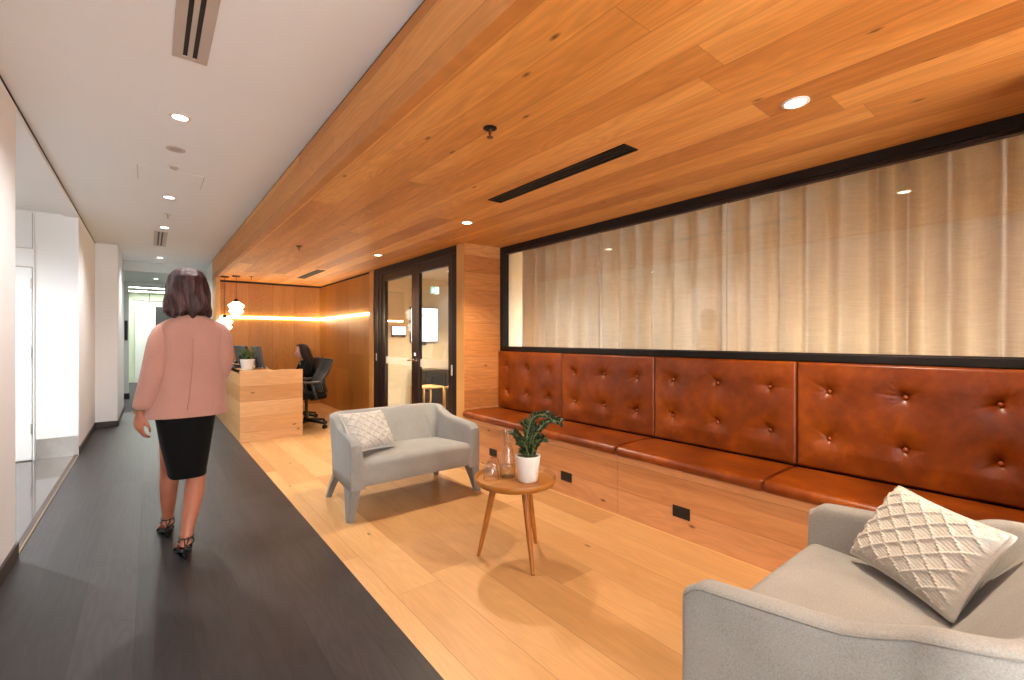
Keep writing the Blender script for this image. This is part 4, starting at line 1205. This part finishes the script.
def ering(c, rx, ry, n=40, wob=0.0, k=0, p=2.3, ph=0.0):
    out = []
    for j in range(n):
        a = 2 * PI * j / n
        ca, sa = math.cos(a), math.sin(a)
        q = 2.0 / p
        w = 1 + wob * math.sin(k * a + ph)
        out.append(V((c[0] + rx * w * math.copysign(abs(ca) ** q, ca), c[1] + ry * w * math.copysign(abs(sa) ** q, sa), c[2])))
    return out

def foot(mb, heel, toe, ank, s=1.0):
    h, t = V(heel), V(toe)
    d = (t - h); dh = V((d.x, d.y, 0)).normalized(); sd = V((-dh.y, dh.x, 0))
    ball = h.lerp(t, 0.68); ball.z = t.z + 0.012
    mb.tube([h + V((0, 0, 0.025)), h.lerp(ball, 0.5) + V((0, 0, 0.025)), ball + V((0, 0, 0.012)), t + V((0, 0, 0.008))], [0.028, 0.032, 0.04, 0.03], 14, flat=0.6)
    mb.ell(h + V((0, 0, 0.028)) , (0.028, 0.03, 0.03), 14, 10)
    limb(mb, [V(ank), h.lerp(ball, 0.28) + V((0, 0, 0.04)), ball + V((0, 0, 0.014))], [0.032, 0.033, 0.024], 12)
    for k in range(5):
        o_ = (k - 2) * 0.0155
        b = ball + sd * o_ * 1.1 + V((0, 0, 0.004))
        limb(mb, [b, t + sd * o_ + dh * (0.012 - 0.006 * abs(k - 1.0)) + V((0, 0, 0.004))], [0.0095, 0.0078], 8)

# --- walking woman, seen from behind, heading up the corridor (+y)
wm = thing('person', 'woman in dusty pink jacket and black skirt walking away along the dark corridor', 'person', (0.17, 3.4, 0))
b = MB()
hm = head(b, (0.185, 3.35, 1.575), (-0.05, 1, -0.04), (0, 0, 1), 1.0)
face(hm, wm)
limb(b, [(0.19, 3.325, 1.36), (0.188, 3.33, 1.44), (0.186, 3.338, 1.53)], [0.058, 0.05, 0.052])
b.rings([ering((0.2, 3.32, 1.385), 0.06, 0.055), ering((0.2, 3.32, 1.36), 0.135, 0.07), ering((0.2, 3.325, 1.32), 0.15, 0.085), ering((0.197, 3.33, 1.2), 0.155, 0.095), ering((0.19, 3.34, 1.06), 0.135, 0.09),
         ering((0.18, 3.36, 0.95), 0.155, 0.105), ering((0.175, 3.385, 0.85), 0.16, 0.11), ering((0.175, 3.4, 0.78), 0.13, 0.09)])
# legs
limb(b, [(0.24, 3.4, 0.86), (0.236, 3.41, 0.65), (0.226, 3.42, 0.45), (0.215, 3.385, 0.36), (0.19, 3.315, 0.24), (0.168, 3.265, 0.13)], [0.085, 0.07, 0.05, 0.053, 0.043, 0.029])
limb(b, [(0.125, 3.42, 0.86), (0.112, 3.52, 0.65), (0.1, 3.62, 0.46), (0.097, 3.63, 0.36), (0.094, 3.65, 0.24), (0.092, 3.68, 0.13)], [0.085, 0.07, 0.05, 0.052, 0.042, 0.029])
foot(b, (0.162, 3.25, 0.06), (0.155, 3.45, 0.012), (0.168, 3.265, 0.13))
foot(b, (0.09, 3.665, 0.06), (0.08, 3.865, 0.012), (0.092, 3.68, 0.13))
# arms
limb(b, [(0.075, 3.32, 1.32), (0.04, 3.295, 1.2), (0.018, 3.27, 1.09), (-0.01, 3.283, 0.98), (-0.042, 3.3, 0.86)], [0.045, 0.04, 0.035, 0.032, 0.024])
limb(b, [(0.325, 3.32, 1.325), (0.352, 3.3, 1.2), (0.345, 3.3, 1.1), (0.333, 3.42, 1.015), (0.315, 3.54, 0.965)], [0.045, 0.04, 0.035, 0.032, 0.024])
hand(b, (-0.046, 3.3, 0.855), (-0.04, 0.12, -1), (0.75, 0.5, 0), 1, 0.42)
hand(b, (0.314, 3.545, 0.963), (-0.15, 1, -0.25), (-0.9, 0, -0.2), -1, 0.35)
body_obj('body', b, M['skin'], wm)
# jacket
j = MB()
J = [((0.2, 3.32, 1.415), 0.066, 0.062), ((0.2, 3.32, 1.405), 0.085, 0.07), ((0.2, 3.32, 1.388), 0.125, 0.078), ((0.2, 3.32, 1.362), 0.16, 0.085), ((0.2, 3.32, 1.325), 0.172, 0.1),
     ((0.2, 3.322, 1.27), 0.172, 0.11), ((0.198, 3.33, 1.18), 0.17, 0.116), ((0.193, 3.335, 1.08), 0.175, 0.12), ((0.184, 3.345, 0.99), 0.189, 0.13), ((0.174, 3.355, 0.9), 0.204, 0.14), ((0.168, 3.36, 0.84), 0.212, 0.15), ((0.168, 3.36, 0.824), 0.213, 0.15),
     ((0.168, 3.36, 0.824), 0.205, 0.143), ((0.168, 3.36, 0.86), 0.2, 0.138)]
rr = []
for i, (c, rx, ry) in enumerate(J):
    wob = 0.0 if i < 5 else 0.012 * (i - 4) / 6
    rr.append(ering(c, rx, ry, 64, wob, 7, 2.35, 0.6 * i * 0.25))
j.rings(rr)
jk = obj('jacket', j, M['jacket'], wm, smooth=1.2)
for pts, rad in (([(0.1, 3.32, 1.35), (0.062, 3.315, 1.315), (0.04, 3.295, 1.22), (0.018, 3.27, 1.09), (-0.008, 3.28, 0.98), (-0.028, 3.293, 0.905), (-0.032, 3.295, 0.885), (-0.032, 3.296, 0.888)], [0.05, 0.064, 0.062, 0.058, 0.054, 0.048, 0.047, 0.036]),
                 ([(0.3, 3.32, 1.36), (0.338, 3.315, 1.32), (0.352, 3.3, 1.22), (0.345, 3.3, 1.1), (0.335, 3.39, 1.03), (0.32, 3.49, 0.985), (0.317, 3.505, 0.98), (0.317, 3.503, 0.98)], [0.05, 0.064, 0.062, 0.058, 0.054, 0.048, 0.047, 0.036])):
    s = MB()
    s.tube(pts, rad, 24)
    o = obj('sleeve', s, M['jacket'], jk, smooth=1.2, sub=1)
s = MB()
s.tube([(0.2, 3.205, 1.28), (0.195, 3.205, 1.12), (0.18, 3.21, 0.95), (0.17, 3.213, 0.87)], 0.0018, 6)
obj('back_seam', s, M['jacket'], jk, smooth=True)
sk = MB()
Sx = [((0.172, 3.375, 0.9), 0.15, 0.115), ((0.174, 3.385, 0.82), 0.152, 0.12), ((0.175, 3.41, 0.74), 0.142, 0.145), ((0.176, 3.445, 0.65), 0.13, 0.17), ((0.18, 3.49, 0.55), 0.115, 0.195), ((0.183, 3.52, 0.47), 0.102, 0.205), ((0.184, 3.525, 0.445), 0.1, 0.207), ((0.184, 3.525, 0.445), 0.092, 0.199), ((0.184, 3.52, 0.49), 0.092, 0.195)]
sk.rings([ering(c, rx, ry, 48, 0.01, 5, 2.3 + 0.9 * (0.9 - c[2]) / 0.45) for c, rx, ry in Sx])
obj('skirt', sk, M['skirt'], wm, smooth=1.2)
# bobbed wavy hair
rh = random.Random(4)
hr = MB()
def hairf(u, v):
    a = 2 * PI * u
    zt = [1.705, 1.698, 1.678, 1.645, 1.6, 1.55, 1.5, 1.455, 1.425, 1.412]
    rx = [0.004, 0.045, 0.078, 0.1, 0.112, 0.118, 0.124, 0.126, 0.116, 0.085]
    ry = [0.004, 0.05, 0.088, 0.112, 0.12, 0.12, 0.116, 0.108, 0.098, 0.075]
    f = v * 9; i = min(8, int(f)); s = f - i
    z = zt[i] + (zt[i + 1] - zt[i]) * s
    X = rx[i] + (rx[i + 1] - rx[i]) * s; Y = ry[i] + (ry[i + 1] - ry[i]) * s
    ca, sa = math.cos(a), math.sin(a)
    wv = 1 + v * (0.05 * math.sin(7 * a + 9 * v + 1.0) + 0.05 * math.sin(13 * a - 12 * v) + 0.06 * math.sin(3 * a + 15 * v) + 0.025 * math.sin(29 * a + 6 * v))
    face = max(0.0, sa) ** 2 * max(0.0, min(1.0, (v - 0.25) / 0.2))
    yy = sa * Y * wv * (1 - 0.62 * face) - 0.012
    return V((0.18 + ca * X * 0.93 * wv, 3.345 + yy, z + (0.016 * math.sin(6 * a) + 0.012 * math.sin(11 * a + 1)) * v * v))
hr.grid(hairf, 96, 45, closed_u=True)
bmesh.ops.holes_fill(hr.bm, edges=[e for e in hr.bm.edges if e.is_boundary], sides=0)
obj('hair', hr, M['hair'], wm, smooth=True)
# sandals
def sandal(heel, toe, ank):
    h, t = V(heel), V(toe); d = V((t.x - h.x, t.y - h.y, 0)).normalized(); sd = V((-d.y, d.x, 0))
    ball = h.lerp(t, 0.68)
    m = MB()
    secs = [(h - d * 0.02, 0.022, h.z + 0.004), (h + d * 0.02, 0.027, h.z + 0.002), (h.lerp(ball, 0.6), 0.03, 0.028), (ball, 0.044, 0.013), (t, 0.04, 0.012), (t + d * 0.022, 0.022, 0.012)]
    m.rings([[V((c.x, c.y, 0)) + sd * w + V((0, 0, z)), V((c.x, c.y, 0)) - sd * w + V((0, 0, z)), V((c.x, c.y, 0)) - sd * w + V((0, 0, max(0.0, z - 0.014))), V((c.x, c.y, 0)) + sd * w + V((0, 0, max(0.0, z - 0.014)))] for c, w, z in secs])
    o = obj('sandal', m, M['black_plastic'], wm)
    obj('stiletto_heel', MB().tube([h - d * 0.005 + V((0, 0, -0.002)), V((h.x, h.y, 0.0)) - d * 0.004 + V((0, 0, 0.0005))], [0.019, 0.006], 12), M['black_plastic'], o, smooth=0.8)
    A = V(ank)
    def loop(c, rx, ry, tilt, k=18):
        return [c + sd * rx * math.cos(2 * PI * q / k) + d * ry * math.sin(2 * PI * q / k) + V((0, 0, tilt * math.sin(2 * PI * q / k))) for q in range(k + 1)]
    back = h - d * 0.026
    def strap(pts, r=0.0045): obj('strap', MB().tube(pts, r, 6), M['black_plastic'], o, smooth=True)
    strap(loop(A, 0.036, 0.037, 0.004))
    strap(loop(A + V((0, 0, -0.028)), 0.037, 0.039, 0.014))
    strap([back + sd * 0.012 + V((0, 0, 0.005)), back + V((0, 0, 0.03)) - sd * 0.004, A - d * 0.035 - sd * 0.012])
    strap([back - sd * 0.012 + V((0, 0, 0.005)), back + V((0, 0, 0.03)) + sd * 0.004, A - d * 0.035 + sd * 0.012])
    bl = V((ball.x, ball.y, 0.012))
    strap([bl + sd * 0.044, bl + sd * 0.03 + V((0, 0, 0.035)), bl + V((0, 0, 0.048)), bl - sd * 0.03 + V((0, 0, 0.035)), bl - sd * 0.044], 0.006)
sandal((0.162, 3.25, 0.06), (0.155, 3.45, 0.012), (0.168, 3.265, 0.125))
sandal((0.09, 3.665, 0.06), (0.08, 3.865, 0.012), (0.092, 3.68, 0.125))
br = MB()
br.tube([V((-0.045, 3.3, 0.872)) + V((0.031 * math.cos(2 * PI * q / 20), 0.029 * math.sin(2 * PI * q / 20), 0.004 * math.cos(2 * PI * q / 20))) for q in range(21)], 0.004, 6)
obj('bracelet', br, M['brass'], wm, smooth=True)

# --- seated receptionist, facing the monitors (-x)
rc_ = thing('person', 'receptionist with long dark hair in a black blazer seated at the desk', 'person', (1.95, 7.6, 0))
b = MB()
yr = 7.65
hm = head(b, (1.835, yr, 1.085), (-1, -0.06, -0.10), (-0.1, 0, 1), 0.97)
face(hm, rc_)
limb(b, [(1.905, yr, 0.9), (1.885, yr, 0.96), (1.86, yr, 1.03)], [0.055, 0.048, 0.05])
def yring(c, rx, ry, n=36): return ering(c, rx, ry, n)
b.rings([yring((1.905, yr, 0.935), 0.05, 0.06), yring((1.91, yr, 0.905), 0.075, 0.14), yring((1.915, yr, 0.86), 0.09, 0.175), yring((1.935, yr, 0.74), 0.095, 0.155), yring((1.955, yr, 0.62), 0.1, 0.145), yring((1.965, yr, 0.52), 0.115, 0.17), yring((1.96, yr, 0.47), 0.1, 0.15)])
for sy in (-1, 1):
    limb(b, [(1.95, yr + sy * 0.09, 0.555), (1.72, yr + sy * 0.1, 0.555), (1.52, yr + sy * 0.1, 0.54), (1.5, yr + sy * 0.1, 0.34), (1.53, yr + sy * 0.1, 0.11)], [0.085, 0.075, 0.055, 0.052, 0.034])
    foot(b, (1.545, yr + sy * 0.1, 0.02), (1.35, yr + sy * 0.11, 0.012), (1.53, yr + sy * 0.1, 0.1))
    limb(b, [(1.9, yr + sy * 0.155, 0.865), (1.87, yr + sy * 0.21, 0.78), (1.8, yr + sy * 0.22, 0.69), (1.68, yr + sy * 0.17, 0.735), (1.575, yr + sy * 0.12, 0.785)], [0.038, 0.04, 0.037, 0.033, 0.024])
    hand(b, (1.572, yr + sy * 0.12, 0.786), (-1, -sy * 0.1, -0.18), (0, 0, -1), sy, 0.28, 0.92)
body_obj('body', b, M['skin_pale'], rc_)
j = MB()
j.rings([ering(c, rx, ry, 48) for c, rx, ry in (((1.9, yr, 0.955), 0.05, 0.058), ((1.905, yr, 0.94), 0.07, 0.095), ((1.91, yr, 0.915), 0.088, 0.155), ((1.915, yr, 0.87), 0.102, 0.19), ((1.935, yr, 0.75), 0.108, 0.172), ((1.955, yr, 0.64), 0.115, 0.165), ((1.965, yr, 0.55), 0.128, 0.185), ((1.965, yr, 0.515), 0.13, 0.188))])
jk = obj('blazer', j, M['blazer'], rc_, smooth=1.2)
for sy in (-1, 1):
    obj('sleeve', MB().tube([(1.9, yr + sy * 0.12, 0.91), (1.895, yr + sy * 0.165, 0.875), (1.87, yr + sy * 0.215, 0.78), (1.8, yr + sy * 0.225, 0.695), (1.69, yr + sy * 0.175, 0.735), (1.6, yr + sy * 0.13, 0.775)], [0.045, 0.066, 0.062, 0.057, 0.048, 0.038], 18), M['blazer'], jk, smooth=1.2, sub=1)
obj('shirt_collar', MB().tube([(1.85, yr - 0.04, 0.945), (1.835, yr - 0.02, 0.915), (1.82, yr, 0.88), (1.835, yr + 0.02, 0.915), (1.85, yr + 0.04, 0.945)], [0.008, 0.011, 0.009, 0.011, 0.008], 8), M['shirt'], rc_, smooth=True)
for sy in (-1, 1):
    obj('trouser_leg', MB().tube([(1.98, yr + sy * 0.09, 0.55), (1.72, yr + sy * 0.1, 0.56), (1.53, yr + sy * 0.1, 0.55), (1.475, yr + sy * 0.1, 0.5), (1.49, yr + sy * 0.1, 0.34), (1.525, yr + sy * 0.1, 0.13)], [0.098, 0.088, 0.07, 0.068, 0.064, 0.055], 20), M['skirt'], rc_, smooth=1.2)
    obj('shoe', MB().tube([(1.57, yr + sy * 0.1, 0.045), (1.5, yr + sy * 0.1, 0.045), (1.42, yr + sy * 0.105, 0.035), (1.33, yr + sy * 0.11, 0.03)], [0.038, 0.044, 0.05, 0.03], 14, flat=0.68), M['black_plastic'], rc_, smooth=1.2)
hr = MB()
def hair2(u, v):
    a = 2 * PI * u
    zt = [1.2, 1.195, 1.178, 1.145, 1.1, 1.04, 0.98, 0.92, 0.86, 0.83]
    rr_ = [0.004, 0.048, 0.08, 0.1, 0.107, 0.109, 0.11, 0.108, 0.09, 0.055]
    cx = [1.845, 1.845, 1.847, 1.85, 1.858, 1.872, 1.895, 1.925, 1.95, 1.96]
    f = v * 9; i = min(8, int(f)); s = f - i
    L = lambda q: q[i] + (q[i + 1] - q[i]) * s
    ca, sa = math.cos(a), math.sin(a)
    front = max(0.0, -ca) ** 5 * max(0.0, min(1.0, (v - 0.25) / 0.12))
    wv = 1 + v * (0.05 * math.sin(8 * a + 5 * v) + 0.04 * math.sin(15 * a - 8 * v))
    return V((L(cx) + ca * L(rr_) * wv * (1 - 0.85 * front), yr + sa * L(rr_) * 0.92 * wv, L(zt)))
hr.grid(hair2, 72, 40, closed_u=True)
bmesh.ops.holes_fill(hr.bm, edges=[e for e in hr.bm.edges if e.is_boundary], sides=0)
obj('hair', hr, M['hair_dark'], rc_, smooth=True)
rc_.location.x += 0.03

# ------------------------------------------------------------------ far end of the corridor
pl = thing('ceiling_panel_light', 'bright rectangular panel light in the far greenish room', 'ceiling light', (0.05, 15.2, 2.62), 0, 'far room panel lights')
obj('frame', MB().box(-0.62, 0.62, -0.17, -0.15, -0.02, 0).box(-0.62, 0.62, 0.15, 0.17, -0.02, 0).box(-0.62, -0.6, -0.15, 0.15, -0.02, 0).box(0.6, 0.62, -0.15, 0.15, -0.02, 0), M['white_metal'], pl, world=False)
obj('diffuser', MB().box(-0.6, 0.6, -0.15, 0.15, -0.015, -0.005), M['panel_light'], pl, world=False)
dup(pl, (0.05, 13.6, 2.62), 0, 'bright rectangular panel light nearest in the far greenish room')
dup(pl, (0.05, 16.5, 2.62), 0, 'bright rectangular panel light close to the far end wall')
dt = thing('display_cabinet', 'tall white panel with a dark framed screen at the far end wall', 'cabinet', (0.2, 17.1, 0))
obj('panel', MB().box(-0.33, 1.2, 17.12, 17.2, 0.0, 2.3, 0.005), M['alcove_white'], dt)
obj('dark_frame', MB().box(0.14, 0.8, 17.09, 17.12, 1.3, 2.22, 0.005), M['dark_grey'], dt)
rl = thing('ceiling_rail', 'thin curved rail below the far room ceiling', 'rail', (0.0, 16.0, 2.3))
obj('rail', MB().tube([(-0.35, 16.2, 2.34), (0.0, 16.1, 2.31), (0.4, 16.2, 2.34)], 0.01, 8).tube([(0.0, 16.1, 2.31), (0.0, 16.1, 2.62)], 0.006, 8), M['dark_grey'], rl)
hd = thing('wall_handset', 'dark handset mounted on the far grey wall end', 'intercom', (-0.38, 12.6, 1.3))
obj('cradle', MB().box(-0.41, -0.36, 12.575, 12.6, 1.24, 1.66, 0.006), M['dark_grey'], hd)
obj('receiver', MB().tube([(-0.385, 12.565, 1.27), (-0.385, 12.55, 1.34), (-0.385, 12.55, 1.55), (-0.385, 12.565, 1.62)], [0.022, 0.014, 0.014, 0.022], 10), M['black_plastic'], hd, smooth=True)

# ------------------------------------------------------------------ daylight and camera
w = bpy.data.worlds.new('world'); S.world = w
w.use_nodes = True
bg = w.node_tree.nodes['Background']
bg.inputs[0].default_value = (0.98, 0.99, 1.0, 1)
bg.inputs[1].default_value = 8.5

cam = bpy.data.cameras.new('camera')
cam.sensor_width = 36.0
cam.lens = 455.0 / 1024.0 * 36.0
cam.shift_y = -1.5 / 1024.0
cam.clip_start = 0.02
co = bpy.data.objects.new('camera', cam); COL.objects.link(co)
co.location = (0, 0, 1.28)
co.rotation_euler = (PI / 2, 0, -math.atan2(512 - 149.5, 455.0))
S.camera = co
